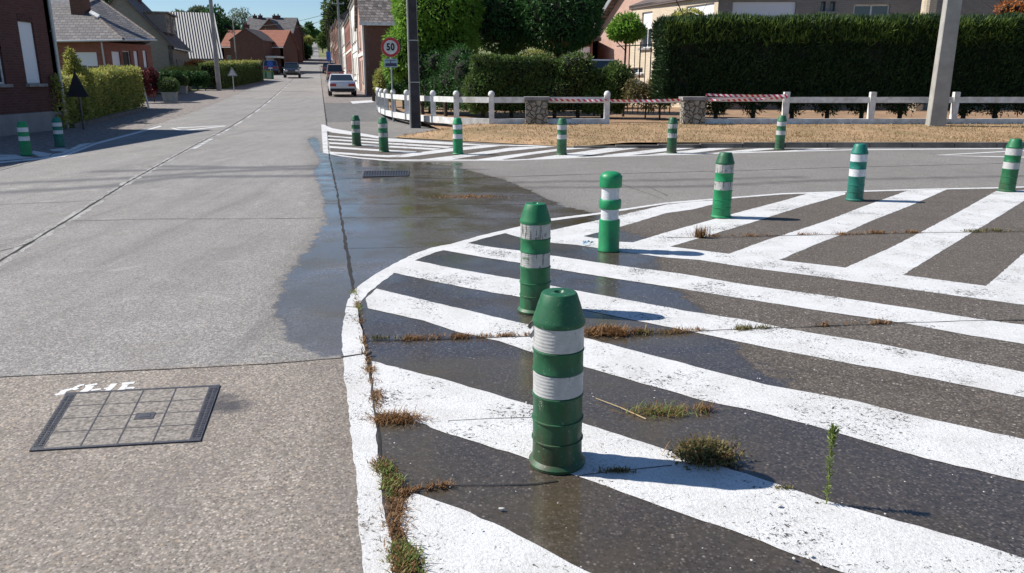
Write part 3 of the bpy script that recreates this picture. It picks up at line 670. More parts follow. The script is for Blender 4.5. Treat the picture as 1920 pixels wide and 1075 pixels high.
A0 = ribbed('green_dark', 'band', 1); A1 = ribbed('green_mid', 'band_worn', 5); A2 = necked(); A3 = ribbed('teal', 'band_new', 9); A4 = ribbed('green_bright', 'band_worn', 12, 'green_dark'); A5 = ribbed('green_mid', 'band', 15)
A6 = ribbed('green_dark', 'band_worn', 20); A7 = ribbed('green_bright', 'band_new', 25); A8 = ribbed('green_pale', 'band', 28)
used = set()
def place(proto, px, py, label, sc=1.0, lean=(0, 0), rz=None):
    o = proto if proto not in used else dup(proto); used.add(proto)
    x, y, z = G(px, py); o.location = (x, y, z + .004); o.scale = (1, 1, sc)
    o.rotation_euler = (R(lean[0]), R(lean[1]), random.uniform(0, 6) if rz is None else rz); o['label'] = label; o['group'] = GB; return o
place(A0, 1044, 866, 'nearest bollard, tall dark green and grimy, with a shallow puddle stain before it', 1.03, (0,-.2), 1.0)
place(A1, 1003, 583, 'second bollard, mid green with torn grey bands, directly behind the nearest one', 1.04, (0,.2), 2.0)
place(A2, 1141, 470, 'bright green bollard with a domed cap and narrow white necks', 1.0, (0,0), 2.9)
place(A4, 1352, 408, 'bright green bollard with dull cap, between the domed one and the teal one', 1.03, (0,1.2), 1.2)
place(A3, 1602, 376, 'teal bollard with clean white bands on the large hatched island', 1.02, (0,.5), 2.2)
place(A5, 1887, 359, 'mid green bollard at the right edge of the photograph leaning right', 1.02, (0,1.5), .3)
place(A8, 1461, 280.5, 'faded greenish bollard by the kerb below the square white fence post', 1.04, (0,.8))
place(A6, 1259, 287.5, 'dark worn bollard in front of the right stone pillar', 1.04, (0,.8))
place(A8, 1053, 290.5, 'faded dirty bollard between the two stone pillars', 1.04, (0,.4))
place(A7, 859, 289.5, 'bright clean green bollard at the left end of the dry grass', 1.04)
place(A1, 720, 285, 'torn-banded bollard to the right of the leftmost one on the small hatched island', 1.02)
place(A6, 669, 273.5, 'leftmost bollard on the small hatched island, before the asphalt path', .98)
place(A7, 50, 291.5, 'green bollard with clean bands below the brick house, nearest the left edge', .96, (0,-.6))
place(A3, 113, 275, 'teal bollard in shade beside the drainpipe of the brick house', .93, (0,0))
# torn strip hanging off the near bollard
b = MB(); b.slab([(-.104,-.01,.60),(-.118,-.014,.585),(-.130,-.02,.598),(-.120,-.02,.615),(-.103,-.02,.625)], (.0,.003,.001)); b.slab([(-.104,-.02,.585),(-.122,-.02,.56),(-.114,-.02,.548),(-.103,-.02,.56)], (0,.003,0))
ts = b.build('torn_strip', M['band_worn'], A0); ts.rotation_euler = (0, 0, -1.0)

# ------------------------------------------------------------------ foliage helpers
def nrm(a): return a/np.maximum(1e-9, np.linalg.norm(a, axis=1))[:, None]
def leafset(pts, bias, L, Wd, up=0.0):
    n = len(pts); a = nrm(RNG.normal(0, 1, (n, 3)) + bias*1.0 + np.array([0, 0, up])); r = nrm(np.cross(a, RNG.normal(0, 1, (n, 3))))
    l = L*(.6+.8*RNG.random(n))[:, None]; w = Wd*(.6+.8*RNG.random(n))[:, None]
    v = np.stack([pts, pts+a*l*.5+r*w*.5, pts+a*l, pts+a*l*.5-r*w*.5], 1).reshape(-1, 3)
    return v, np.arange(n)[:, None]*4 + np.array([0,1,2,3])
def smooth3(p, f, ph=0.0):
    return (np.sin(p[:,0]*f+ph)+np.sin(p[:,1]*f*1.3+ph*2)+np.sin(p[:,2]*f*1.1+ph*3)+.5*np.sin(p[:,0]*f*2.7+p[:,2]*f*2.1+ph))/3.5
def ico(b, c, r, sub=2, jit=.08):
    bm = bmesh.new(); bmesh.ops.create_icosphere(bm, subdivisions=sub, radius=1.0)
    base = len(b.v); rr = random.Random(int(c[0]*100+c[2]*37))
    for v in bm.verts:
        k = 1 + rr.uniform(-jit, jit); b.v.append((c[0]+v.co.x*r[0]*k, c[1]+v.co.y*r[1]*k, c[2]+v.co.z*r[2]*k))
    for f in bm.faces: b.f.append(tuple(base+v.index for v in f.verts))
    bm.free()
def crown(name, blobs, n, L, Wd, m, parent=None, org=None, core=.72, up=0.0, depth=.28, rough=.10):
    P = []; B = []; tot = sum((r[0]*r[1]+r[1]*r[2]+r[0]*r[2]) for _, r in blobs)
    for i, (c, r) in enumerate(blobs):
        k = max(8, int(n*(r[0]*r[1]+r[1]*r[2]+r[0]*r[2])/tot)); d = nrm(RNG.normal(0, 1, (k, 3)))
        s_ = (1 - depth*RNG.random(k)**1.5 + rough*smooth3(d, 4.3, i*1.7) + .5*rough*smooth3(d, 9.0, i*.7))
        P.append(np.array(c) + d*np.array(r)*s_[:, None]); B.append(d)
    P = np.vstack(P); B = np.vstack(B); keep = np.ones(len(P), bool)
    for c, r in blobs: keep &= (((P-np.array(c))/(np.array(r)*max(.01, core-.02)))**2).sum(1) > 1
    v, q = leafset(P[keep], B[keep], L, Wd, up); ex = MB()
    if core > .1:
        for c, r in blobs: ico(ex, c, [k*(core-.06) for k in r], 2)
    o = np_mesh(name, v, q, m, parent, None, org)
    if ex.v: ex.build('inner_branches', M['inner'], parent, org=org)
    return o
def wall_leaves(A, B, z0, z1, th, n, gap=0.0, ph=0.0, amp=.10, top=.06):
    """points on the surface of a clipped hedge running from A to B (its front line), thickness th away from the viewer"""
    A = np.array(A, float); B = np.array(B, float); L = np.linalg.norm(B-A); d = (B-A)/L; nn = np.array([-d[1], d[0]]) 
    H = z1-z0; ar = np.array([L*H, L*th, th*H, th*H, L*H*.25]); cnt = (n*ar/ar.sum()).astype(int); P = []; N = []
    for k, c in enumerate(cnt):
        a, b_ = RNG.random(c), RNG.random(c); dp = np.abs(RNG.normal(0, .07, c))
        if k == 0: s_, t_, z_ = a*L, dp, z0+b_*H; no = np.tile([-nn[0], -nn[1], .15], (c, 1))
        elif k == 1: s_, t_, z_ = a*L, b_*th, z1-dp; no = np.tile([0, 0, 1.0], (c, 1))
        elif k == 2: s_, t_, z_ = dp, a*th, z0+b_*H; no = np.tile([-d[0], -d[1], .1], (c, 1))
        elif k == 3: s_, t_, z_ = L-dp, a*th, z0+b_*H; no = np.tile([d[0], d[1], .1], (c, 1))
        else: s_, t_, z_ = a*L, th-dp, z0+b_*H; no = np.tile([nn[0], nn[1], .1], (c, 1))
        q = np.stack([A[0]+d[0]*s_+nn[0]*t_, A[1]+d[1]*s_+nn[1]*t_, z_], 1)
        w_ = amp*smooth3(q, 2.1, ph) + amp*.6*smooth3(q, 5.3, ph+1)
        q = q + no*w_[:, None]*np.array([1, 1, top/max(amp, .01)]); P.append(q); N.append(no)
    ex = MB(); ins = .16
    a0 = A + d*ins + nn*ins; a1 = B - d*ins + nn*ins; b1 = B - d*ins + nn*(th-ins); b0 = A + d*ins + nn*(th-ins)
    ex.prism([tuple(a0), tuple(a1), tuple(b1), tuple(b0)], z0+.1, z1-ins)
    return np.vstack(P), np.vstack(N), ex
def stem(parent, p0, p1, r0, r1, org, name='trunk', m='trunk', br=0):
    b = MB(); p0 = Vector(p0); p1 = Vector(p1); k = 5; last = p0
    for i in range(1, k+1):
        t_ = i/k; q = p0.lerp(p1, t_) + Vector((random.uniform(-1, 1), random.uniform(-1, 1), 0))*r0*.25*(i < k)
        b.tube(last, q, r0+(r1-r0)*(i-1)/k, r0+(r1-r0)*t_, 8, False); last = q
    for i in range(br):
        a = random.uniform(0, 6.28); s_ = (p1-p0).length*.5; q0 = p0.lerp(p1, random.uniform(.7, 1)); b.tube(q0, q0+Vector((math.cos(a)*s_*.6, math.sin(a)*s_*.6, s_*random.uniform(.4, .9))), r1*.7, r1*.2, 6, False)
    return b.build(name, M[m], parent, True, org)
def gz(x, y): return yard_z(x, y)
#MARK2
# ------------------------------------------------------------------ walls and houses
def wall(b, A, B, z0, z1, ops=(), th=.3, rev=None):
    """masonry wall from A to B, outside on its right hand, with real openings"""
    A = Vector((A[0], A[1], 0)); B = Vector((B[0], B[1], 0)); L = (B-A).length; d = (B-A)/L; n = Vector((d.y, -d.x, 0))
    ss = sorted({0.0, L, *[min(max(q, 0), L) for o in ops for q in o[:2]]}); zs = sorted({z0, z1, *[q for o in ops for q in o[2:4]]})
    def pt(s, z, k): p = A + d*s - n*th*k; return (p.x, p.y, z)
    for i in range(len(ss)-1):
        for j in range(len(zs)-1):
            sm, zm = (ss[i]+ss[i+1])/2, (zs[j]+zs[j+1])/2
            if any(o[0] < sm < o[1] and o[2] < zm < o[3] for o in ops): continue
            s0, s1, a, c = ss[i], ss[i+1], zs[j], zs[j+1]
            b.add([pt(s0,a,0), pt(s1,a,0), pt(s1,c,0), pt(s0,c,0)], [(0,1,2,3)])
            b.add([pt(s0,a,1), pt(s1,a,1), pt(s1,c,1), pt(s0,c,1)], [(3,2,1,0)])
    for s0, s1, a, c in [(0, L, z0, z1)]:
        b.add([pt(s0,c,0), pt(s1,c,0), pt(s1,c,1), pt(s0,c,1)], [(0,1,2,3)]); b.add([pt(s0,a,0), pt(s0,c,0), pt(s0,c,1), pt(s0,a,1)], [(0,1,2,3)]); b.add([pt(s1,a,0), pt(s1,a,1), pt(s1,c,1), pt(s1,c,0)], [(0,1,2,3)])
    for o in ops:
        s0, s1, a, c = o[:4]
        b.add([pt(s0,a,0), pt(s0,a,1), pt(s0,c,1), pt(s0,c,0)], [(0,1,2,3)]); b.add([pt(s1,a,0), pt(s1,c,0), pt(s1,c,1), pt(s1,a,1)], [(0,1,2,3)])
        b.add([pt(s0,c,0), pt(s0,c,1), pt(s1,c,1), pt(s1,c,0)], [(0,1,2,3)]); b.add([pt(s0,a,0), pt(s1,a,0), pt(s1,a,1), pt(s0,a,1)], [(0,1,2,3)])
def window(T, A, B, o, kind='glass', org=None, dp=.12, sill=True, frame='white'):
    A = Vector((A[0], A[1], 0)); B = Vector((B[0], B[1], 0)); d = (B-A).normalized(); n = Vector((d.y, -d.x, 0)); s0, s1, a, c = o[:4]
    w, h = s1-s0, c-a; cen = A + d*(s0+s1)/2 - n*dp + Vector((0,0,(a+c)/2)); f = MB(); t_ = .05 if w < 1.4 else .07
    for sg in (-1, 1):
        f.obox(cen + d*sg*(w/2-t_/2), d, (t_/2, .03, h/2)); f.obox(cen + Vector((0,0,sg*(h/2-t_/2))), d, (w/2-t_, .03, t_/2))
    if kind in ('glass', 'half') and w > .9: f.obox(cen, d, (t_/2, .028, h/2-t_))
    if kind == 'door': 
        W_ = f; 
    fr = f.build('window' if kind != 'door' else 'door_frame', M[frame], T, org=org)
    if kind in ('shutter', 'half'):
        zz = (a+c)/2 if kind == 'shutter' else c - h*.24; hh = h/2-.02 if kind == 'shutter' else h*.24
        g = MB(); g.obox((cen.x+n.x*.035, cen.y+n.y*.035, zz), d, (w/2-.02, .012, hh)); s_ = g.build('roller_shutter', M['shutter'], fr, org=org)
    if kind in ('glass', 'half'):
        g = MB(); g.obox(cen - n*.006, d, (w/2-t_, .008, h/2-t_)); g.build('pane', M['glass'], fr, org=org)
    if kind == 'door':
        g = MB(); g.obox(cen - n*.005, d, (w/2-t_, .02, h/2-t_)); g.obox(cen + n*.02 + Vector((0,0,h*.22)), d, (w*.25, .01, h*.16)); g.build('door', M['brick_brown' if frame != 'white' else 'dark'], T, org=org)
    if sill and kind != 'door':
        g = MB(); q = A + d*(s0+s1)/2 + n*.03; g.obox((q.x, q.y, a-.045), d, (w/2+.09, .09, .045)); g.build('sill', M['stonecap'], fr, org=org)
    return fr
def on_wall(A, B, pl, pr, pt_, pb):
    """opening of a wall A-B that is seen between columns pl..pr and rows pt..pb"""
    A = Vector(A[:2]); B = Vector(B[:2]); d = (B-A).normalized()
    def hit(px, py):
        r = ray(px, py); q = Vector((r[0], r[1])); det = q.x*(-d.y) + d.x*q.y
        t_ = (A.x*(-d.y) + d.x*A.y)/det; s_ = (q*t_ - A).dot(d); return s_, EYE + r[2]*t_
    m = (pt_+pb)/2
    s0 = hit(pl, m)[0]; s1 = hit(pr, m)[0]; z1 = hit((pl+pr)/2, pt_)[1]; z0 = hit((pl+pr)/2, pb)[1]
    return (s0, s1, z0, z1)
def gable_roof(b, x0, x1, y0, y1, ze, zr, axis, ov=.35, th=.14):
    if axis == 'y':
        xm = (x0+x1)/2; k = (zr-ze)/(xm-x0); a, c = x0-ov, x1+ov; zo = ze-k*ov
        b.slab([(a,y0-ov,zo),(xm,y0-ov,zr),(xm,y1+ov,zr),(a,y1+ov,zo)], (0,0,th)); b.slab([(xm,y0-ov,zr),(c,y0-ov,zo),(c,y1+ov,zo),(xm,y1+ov,zr)], (0,0,th))
    else:
        ym = (y0+y1)/2; k = (zr-ze)/(ym-y0); a, c = y0-ov, y1+ov; zo = ze-k*ov
        b.slab([(x0-ov,a,zo),(x1+ov,a,zo),(x1+ov,ym,zr),(x0-ov,ym,zr)], (0,0,th)); b.slab([(x0-ov,ym,zr),(x1+ov,ym,zr),(x1+ov,c,zo),(x0-ov,c,zo)], (0,0,th))
def gable_fill(b, x0, x1, y0, y1, ze, zr, axis, th=.25):
    if axis == 'y':
        xm = (x0+x1)/2
        for y in (y0, y1-th): b.slab([(x0,y,ze),(x1,y,ze),(xm,y,zr)], (0,th,0))
    else:
        ym = (y0+y1)/2
        for x in (x0, x1-th): b.slab([(x,y0,ze),(x,ym,zr),(x,y1,ze)], (th,0,0))
def house(label, loc, rz, w, l, ze, zr, axis, mw, mr, front=(), left=(), right=(), z0=-1.5, chim=(), name='house', cat='house', ov=.35, trim='white', gutter=True):
    """local frame: front wall on y=0 facing -y, x from 0 to w, depth l; openings (s0,s1,z0,z1,kind)"""
    T = thing(name, label, cat, loc, rz); b = MB()
    F = ((0,0),(w,0)); Rr = ((w,0),(w,l)); Bk = ((w,l),(0,l)); Lf = ((0,l),(0,0))
    for (A, B), ops in ((F, front), (Rr, right), (Bk, ()), (Lf, left)): wall(b, A, B, z0, ze, [o[:4] for o in ops])
    gable_fill(b, 0, w, 0, l, ze, zr, axis); b.build('wall', M[mw], T)
    for (A, B), ops in ((F, front), (Rr, right), (Lf, left)):
        for o in ops: window(T, A, B, o, o[4])
    b = MB(); gable_roof(b, 0, w, 0, l, ze, zr, axis, ov); r = b.build('roof', M[mr], T)
    for (cx, cy, ch) in chim:
        b = MB(); b.box(cx-.35, cx+.35, cy-.3, cy+.3, ze, ch); b.box(cx-.4, cx+.4, cy-.35, cy+.35, ch, ch+.1); b.tube((cx,cy,ch+.1),(cx,cy,ch+.4),.12); b.build('chimney', M['brick_dark'], r)
    if gutter:
        b = MB()
        if axis == 'x':
            zo = ze-(zr-ze)/(l/2)*ov; b.tube((-ov,-ov-.03,zo+.02),(w+ov,-ov-.03,zo+.02),.06,n=8)
        else:
            zo = ze-(zr-ze)/(w/2)*ov; b.tube((w+ov+.03,-ov,zo+.02),(w+ov+.03,l+ov,zo+.02),.06,n=8); b.tube((-ov-.03,-ov,zo+.02),(-ov-.03,l+ov,zo+.02),.06,n=8)
        b.build('gutter', M[trim], T)
    return T
# -- the dark brick house at the left edge
HX = -14.55; A_, B_ = (HX, 15.0), (HX, 25.77)
T = thing('brick_house', 'dark red brick house with grey plinth at the left edge of the photograph', 'house', (HX-3.5, 20, 0))
org = T.location.copy()
ops = [(24.0-15, 24.76-15, 1.43, 3.22), (22.05-15, 23.03-15, 1.43, 3.22), (19.4-15, 20.4-15, 1.43, 3.22), (17-15, 17.9-15, 1.43, 3.22)]
b = MB(); wall(b, A_, B_, .58, 4.5, ops); wall(b, (HX, 25.77), (HX-7, 25.77), .0, 4.5); wall(b, (HX-7, 15), (HX, 15), 0, 4.5); b.slab([(HX, 25.77, 4.5), (HX-7, 25.77, 4.5), (HX-3.5, 25.77, 7.2)], (0,-.3,0)); b.slab([(HX, 15, 4.5), (HX-3.5, 15, 7.2), (HX-7, 15, 4.5)], (0,.3,0)); b.box(HX-7, HX-6.7, 15.3, 25.4, 0, 4.5)
for o in ops:                                                         # soldier course over each opening
    for k in range(9):
        s_ = o[0] + (o[1]-o[0])*(k+.5)/9; b.obox((HX+.008, 15+s_, 3.22+.13-.02*abs(k-4)*.5), (0,1,0), (.035, .012, .10))
b.build('wall', M['brick_dark'], T, org=org)
b = MB(); b.box(HX-.3, HX+.03, 15, 25.80, -.05, .58); b.build('plinth', M['plinth'], T, org=org)
for i, o in enumerate(ops): window(T, A_, B_, o, 'shutter' if i != 1 else 'glass', org=org, dp=.10)
b = MB(); gable_roof(b, HX-7, HX, 15, 25.77, 4.5, 7.2, 'y', .22); b.build('roof', M['slate'], T, org=org)
b = MB(); b.tube((HX+.20, 14.9, 4.38), (HX+.20, 26, 4.38), .07, n=10); b.build('gutter', M['galv'], T, org=org); b = MB(); b.tube((HX+.09, 25.62, .02), (HX+.09, 25.62, 4.4), .055, n=12); b.box(HX, HX+.09, 25.59, 25.65, 1.2, 1.24); b.box(HX, HX+.09, 25.59, 25.65, 3.0, 3.04)
b.build('drainpipe', M['galv'], T, org=org)
# -- the low red brick house with the hipped slate roof
def Xz(px, d, z): p = X(px, 100, d); return (p[0], p[1], z)
wl0, wl1, wr1 = Xz(40, 47, 0), Xz(199, 47, 0), Xz(284, 51.5, 0)
T = thing('brick_house', 'low red brick house with hipped slate roof and chimney behind the yellow-green hedge', 'house', (-27, 50, hz(-27, 50))); org = T.location.copy()
zt = X(150, 79, 46.8)[2]; zb0 = -.2
o1 = [on_wall(wl0, wl1, 141, 184, 98, 152)+('half',)]
o2 = [on_wall(wl1, wr1, a, c, t_, bb)+(k,) for a, c, t_, bb, k in ((211, 227, 97, 132, 'shutter'), (233, 247, 96, 150, 'door'), (252, 260, 96, 129, 'shutter'), (269, 276, 95, 127, 'shutter'))]
b = MB(); wall(b, wl0, wl1, zb0, zt, [o[:4] for o in o1]); wall(b, wl1, wr1, zb0, zt, [o[:4] for o in o2]); bk = (wr1[0]-5, wr1[1]+9); wall(b, wr1, bk, zb0, zt); wall(b, bk, (wl0[0], bk[1]), zb0, zt); wall(b, (wl0[0], bk[1]), wl0, zb0, zt)
b.build('wall', M['brick_red'], T, org=org)
window(T, wl0, wl1, o1[0], 'half', org=org)
for o in o2: window(T, wl1, wr1, o, o[4], org=org, frame='white')
E0, E1, E2 = X(30, 77.5, 46.3), X(231, 74, 46.5), X(292, 74, 51.2); R1 = X(158, 11, 51.5); R0 = X(-60, 4, 51.5); E3 = (E2[0]-5.4, E2[1]+9.5, E2[2]); E4 = (E0[0], E3[1], E0[2])
R2 = X(185, -2, 58)
b = MB(); b.add([E0, E1, R1, R0, E2, R2, E3, E4], [(0,1,2,3), (1,4,5,2), (4,6,5), (3,2,5), (3,5,6,7), (0,3,7), (0,7,6,4,1)]); rf = b.build('roof', M['slate'], T, org=org)
b = MB(); b.tube(E1, R1, .09, n=6); b.tube(E2, R2, .08, n=6); b.tube(R1, R2, .08, n=6); b.build('ridge_tiles', M['roof_brown'], rf, org=org)
cp_ = X(152, 22, 50.5); b = MB(); b.box(cp_[0]-.42, cp_[0]+.42, cp_[1]-.4, cp_[1]+.4, cp_[2]-.8, cp_[2]+2.2); b.build('chimney', M['brick_brown'], rf, org=org)
q = X(174, 30, 49.9); b = MB(); a1 = Vector(X(168, 27, 49.6)); a2 = Vector(X(184, 36, 49.3)); b.slab([a1, a2, a2+Vector((.02,.25,.16)), a1+Vector((.02,.25,.16))], (0,-.05,.10)); b.build('roof_window', M['white'], rf, org=org)
b = MB(); b.tube((E0[0], E0[1]-.05, E0[2]-.05), (E1[0], E1[1]-.05, E1[2]-.05), .06, n=8); b.tube((E1[0], E1[1]-.05, E1[2]-.05), (E2[0]+.05, E2[1], E2[2]-.05), .06, n=8); gp_ = X(190, 79, 46.7); gq = X(199, 140, 46.85); b.build('gutter', M['galv'], T, org=org); b = MB(); b.tube(gp_, gq, .05, n=8); b.build('drainpipe', M['galv'], T, org=org)
# -- the grey gabled house with dormers
gx, gy = X(222.8, -12, 66)[0], 66.0
T = house('large grey-brown house with a steep gable and two dormers beyond the low brick house', (gx-3.4, gy-.8, .9), R(13.5), 7.0, 8.6, 3.3, 7.25, 'y', 'brick_grey', 'roof_brown', right=[(5.4, 6.3, -.2, 2.2, 'glass'), (1.2, 2.0, .8, 2.2, 'glass')], front=[], ov=.25, chim=[(3.5, 6.5, 8.3)], z0=-1)
for k, y in enumerate((2.6, 5.4)):
    b = MB(); b.box(4.2, 6.5, y-.95, y+.95, 4.4, 5.9); dm = b.build('dormer', M['brick_grey'], T); b = MB(); b.box(4.0, 6.75, y-1.1, y+1.1, 5.9, 6.04); b.build('dormer_roof', M['tile_dark'], dm)
    b = MB(); b.box(6.50, 6.53, y-.6, y+.6, 4.75, 5.65); b.build('pane', M['glass'], dm)
# -- barn with corrugated roof
x0, x1 = X(300, 100, 80)[0], X(398, 100, 80)[0]
house('barn with a grey corrugated sheet roof and pale lower wall behind the orange shrub', (x0, 79, 0), R(24), (x1-x0)*1.14, 12, X(350, 112, 80)[2]+.2, X(350, 26, 86)[2], 'x', 'render_w', 'corrug', z0=.2, name='barn', cat='barn', ov=.3, gutter=False)
# -- far houses on the left
x0, x1 = X(416, 100, 112)[0], X(530, 100, 112)[0]
T = house('brick house with orange tiled roof and a brown gable, beyond the street hedge', (x0, 112, 0), 0, x1-x0, 8, X(450, 88, 112)[2], X(450, 58.5, 116)[2], 'x', 'brick_brown', 'tile_orange', front=[(.6, 1.5, 3.6, 4.6, 'glass')], z0=1.5, ov=.2, chim=[(2.4, 4, X(450, 48, 116)[2])])
a0, a1 = X(433, 100, 108)[0]-x0, X(495, 100, 108)[0]-x0; za, zz = X(450, 76, 108)[2], X(450, 54, 108)[2]
b = MB(); b.box(a0, a1, -4, 0.02, 1.2, za); b.slab([(a0,-4,za),(a1,-4,za),((a0+a1)/2,-4,zz)], (0,6,0)); wg = b.build('gable_wing', M['brick_brown'], T)
b = MB(); gable_roof(b, a0, a1, -4, 2.5, za, zz, 'y', .12, .1); b.build('wing_roof', M['roof_brown'], wg)
b = MB(); b.box(a1+.01, a1+1.6, -3.6, -.3, 4.2, 4.45); b.box(a1+.01, a1+.2, -3.4, -.4, 2.8, 4.2); b.build('porch', M['render_w'], T)
x0, x1 = X(463, 100, 150)[0], X(549, 100, 150)[0]
T = house('large dark slate-roofed brick house with several chimneys, above the orange roofs', (x0, 150, 0), R(4), x1-x0, 9, X(500, 60, 150)[2], X(500, 34, 154)[2], 'x', 'brick_brown', 'slate', z0=2, right=[(2, 3, 4.8, 6.2, 'glass')], chim=[(.9, 4.5, X(500, 30, 154)[2]), (2.0, 4.2, X(500, 30, 154)[2]), (4.6, 4.3, X(500, 30, 154)[2]), (5.3, 4.3, X(500, 30, 154)[2])])
b = MB(); a0, a1 = 3.2, 7.2; za, zz = X(500, 58, 147)[2], X(500, 36, 147)[2]; b.box(a0, a1, -3, .02, 2, za); b.slab([(a0,-3,za),(a1,-3,za),((a0+a1)/2,-3,zz)], (0,6,0)); wg = b.build('gable_wing', M['brick_brown'], T); b = MB(); gable_roof(b, a0, a1, -3, 3, za, zz, 'y', .15, .1); b.build('wing_roof', M['slate'], wg)
x0 = X(541, 100, 165)[0]
house('narrow brick house with slate roof at the far end of the left row', (x0, 165, 2), R(13.5), 3.0, 14, X(548, 60, 165)[2]-2, X(548, 45, 165)[2]-2, 'y', 'brick_brown', 'slate', right=[(2, 3, 3.6, 5, 'glass'), (6, 7, 3.6, 5, 'glass')], chim=[(1.5, 1.2, X(548, 40, 165)[2]-2)])
for px, d, wpx, yt, lab, mw, mr in ((556, 250, 9, 62, 'small pale house half hidden by trees up the hill', 'render_w', 'tile_orange'), (566, 300, 7, 66, 'tiny brick house high on the hill beside the street', 'brick_pink', 'roof_brown')):
    w_ = wpx/1450*d*1.05; zt = X(px, yt, d)[2]; house(lab, (*X(px-wpx/2, 80, d)[:2], hz(*X(px, 80, d)[:2])-.5), R(13.5), w_*1.4, 9, zt-hz(*X(px, 80, d)[:2])-1.6, zt-hz(*X(px, 80, d)[:2])+1, 'y', mw, mr, z0=-1)
# -- the row of houses on the right hand side of the street: local x across the street, local y along it
def row_house(label, u0, u1, hw, mw, mr, v=3.1, dp=8.0, wins=True, trim='render_w', kind='glass', chim=True):
    u = (u0+u1)/2; gz_ = prof(u0); x, y = W(u0, v); L = u1-u0; T = thing('row_house', label, 'house', (x, y, gz_), R(13.5)); k = prof(u1)-gz_
    ops = []; s_ = .7; hh = hw - .3; nwin = max(1, int(L/2.6))
    for i in range(nwin):
        c_ = L*(i+.5)/nwin
        if hw > 5: ops.append((c_-.5, c_+.5, k+3.6, k+5.0, kind))
        ops.append((c_-.5, c_+.5, k+.15 if i == nwin//2 else k+1.0, k+2.4, 'door' if i == nwin//2 else kind))
    b = MB(); wall(b, (0, L), (0, 0), -.5, k+hw, [o[:4] for o in ops]); wall(b, (0, 0), (dp, 0), -.5, k+hw); wall(b, (dp, 0), (dp, L), -.5, k+hw); wall(b, (dp, L), (0, L), -.5, k+hw)
    gable_fill(b, 0, dp, 0, L, k+hw, k+hw+2.6, 'y'); b.build('facade', M[mw], T)
    for o in ops: window(T, (0, L), (0, 0), o, o[4])
    b = MB(); gable_roof(b, 0, dp, 0, L, k+hw, k+hw+2.6, 'y', .25); r = b.build('roof', M[mr], T)
    if chim: b = MB(); b.box(dp/2-.4, dp/2+.4, .1, .9, k+hw+1.5, k+hw+3.7); b.build('chimney', M['brick_dark'], r)
    b = MB(); b.box(-.10, 0.0, .02, .38, 0, k+hw-.1); b.box(-.10, 0.0, L-.38, L-.02, 0, k+hw-.1); b.box(-.14, 0, .02, L-.02, k+hw-.28, k+hw-.02); b.box(-.06, 0, .4, L-.4, k*.5+2.95, k*.5+3.15); b.build('pilasters', M[trim], T)
    return T
# nearest of the row: its eave looks at the crossing
u0, v0 = 56.0, 3.1; x, y = W(u0, v0); gz_ = prof(u0)
T = thing('row_house', 'nearest house of the right hand row, dark brick flank wall under weathered roof tiles', 'house', (x, y, gz_), R(13.5))
zt = X(700, 40, y)[2]-gz_
b = MB(); wall(b, (0, 0), (7.9, 0), -.5, zt); wall(b, (7.9, 0), (7.9, 8.4), -.5, zt); wall(b, (7.9, 8.4), (.3, 8.4), -.5, zt); b.build('wall', M['brick_brown'], T)
ops = [(1.2, 2.2, .2, 2.4, 'door'), (4.2, 5.4, .9, 2.4, 'shutter'), (6.4, 7.4, .9, 2.4, 'shutter'), (2.6, 3.7, 3.3, 4.5, 'shutter')]
b = MB(); wall(b, (0, 8.4), (0, 0), -.5, zt, [o[:4] for o in ops]); b.slab([(0, 0.02, zt), (0, 4.2, zt+3.6), (0, 8.38, zt)], (.3, 0, 0)); b.build('facade', M['brick_pink'], T)
for o in ops: window(T, (0, 8.4), (0, 0), o, o[4])
b = MB(); gable_roof(b, 0, 7.9, 0, 8.4, zt, zt+3.6, 'x', .25, .12); b.build('roof', M['tile_dark'], T)
b = MB(); b.box(-.3, 8.2, -.42, -.28, zt-.28, zt-.06); b.build('gutter', M['white'], T)
b = MB(); b.box(-.12, 0, 0, .45, 0, zt); b.box(-.12, 0, 7.9, 8.4, 0, zt); b.box(-.08, 0, .45, 7.9, 2.7, 2.95); b.build('pilasters', M['render_w'], T)
row_house('white rendered two-storey row house next to the nearest one', 64.6, 75.8, 6.9, 'render_w', 'slate', kind='glass')
row_house('red brick row house between two white ones', 76, 94, 5.9, 'brick_red', 'slate')
row_house('second white rendered row house, behind the parked van', 94.2, 106, 6.2, 'render_w', 'slate')
row_house('grey-brown row house beyond the second white one', 106.2, 126, 6.4, 'brick_grey', 'slate', trim='plinth')
row_house('long brown brick row house, fourth from the far end', 126.2, 150, 6.4, 'brick_brown', 'slate', trim='brick_pink')
row_house('brown brick row house near the far end with pinkish corners', 150.2, 172, 6.0, 'brick_brown', 'slate', trim='brick_pink')
row_house('last brown brick row house before the roadside trees', 172.2, 200, 5.6, 'brick_brown', 'slate')
# -- cream house on the right
cA, cB, cC = X(1182, 60, 42), X(1346, 20, 35), X(1705, 20, 34.6); cD = X(1990, 20, 36)
T = thing('cream_house', 'cream brick house with white roller shutters behind the tall dark hedge', 'house', (10, 38, .25)); org = T.location.copy(); zt = X(1346, -9, 35)[2]
o1 = [on_wall(cA, cB, 1203, 1222, 17, 90)+('half',), on_wall(cA, cB, 1286, 1338, 9, 45)+('shutter',), on_wall(cA, cB, 1182.5, 1205, 127, 138)+('glass',), on_wall(cA, cB, 1225, 1249, 130, 140)+('glass',)]
o1[0] = (o1[0][0], o1[0][1], o1[0][2], o1[0][3], 'half')
o2 = [on_wall(cB, cC, 1373, 1492, 3, 40)+('shutter',), on_wall(cB, cC, 1539, 1548, 3, 22)+('glass',), on_wall(cB, cC, 1556, 1566, 3, 22)+('glass',), on_wall(cB, cC, 1600, 1668, 8, 40)+('glass',)]
fx = lambda L: [(a, c, z0, min(z1, zt-.25), k) for a, c, z0, z1, k in L]
o1, o2 = fx(o1), fx(o2)
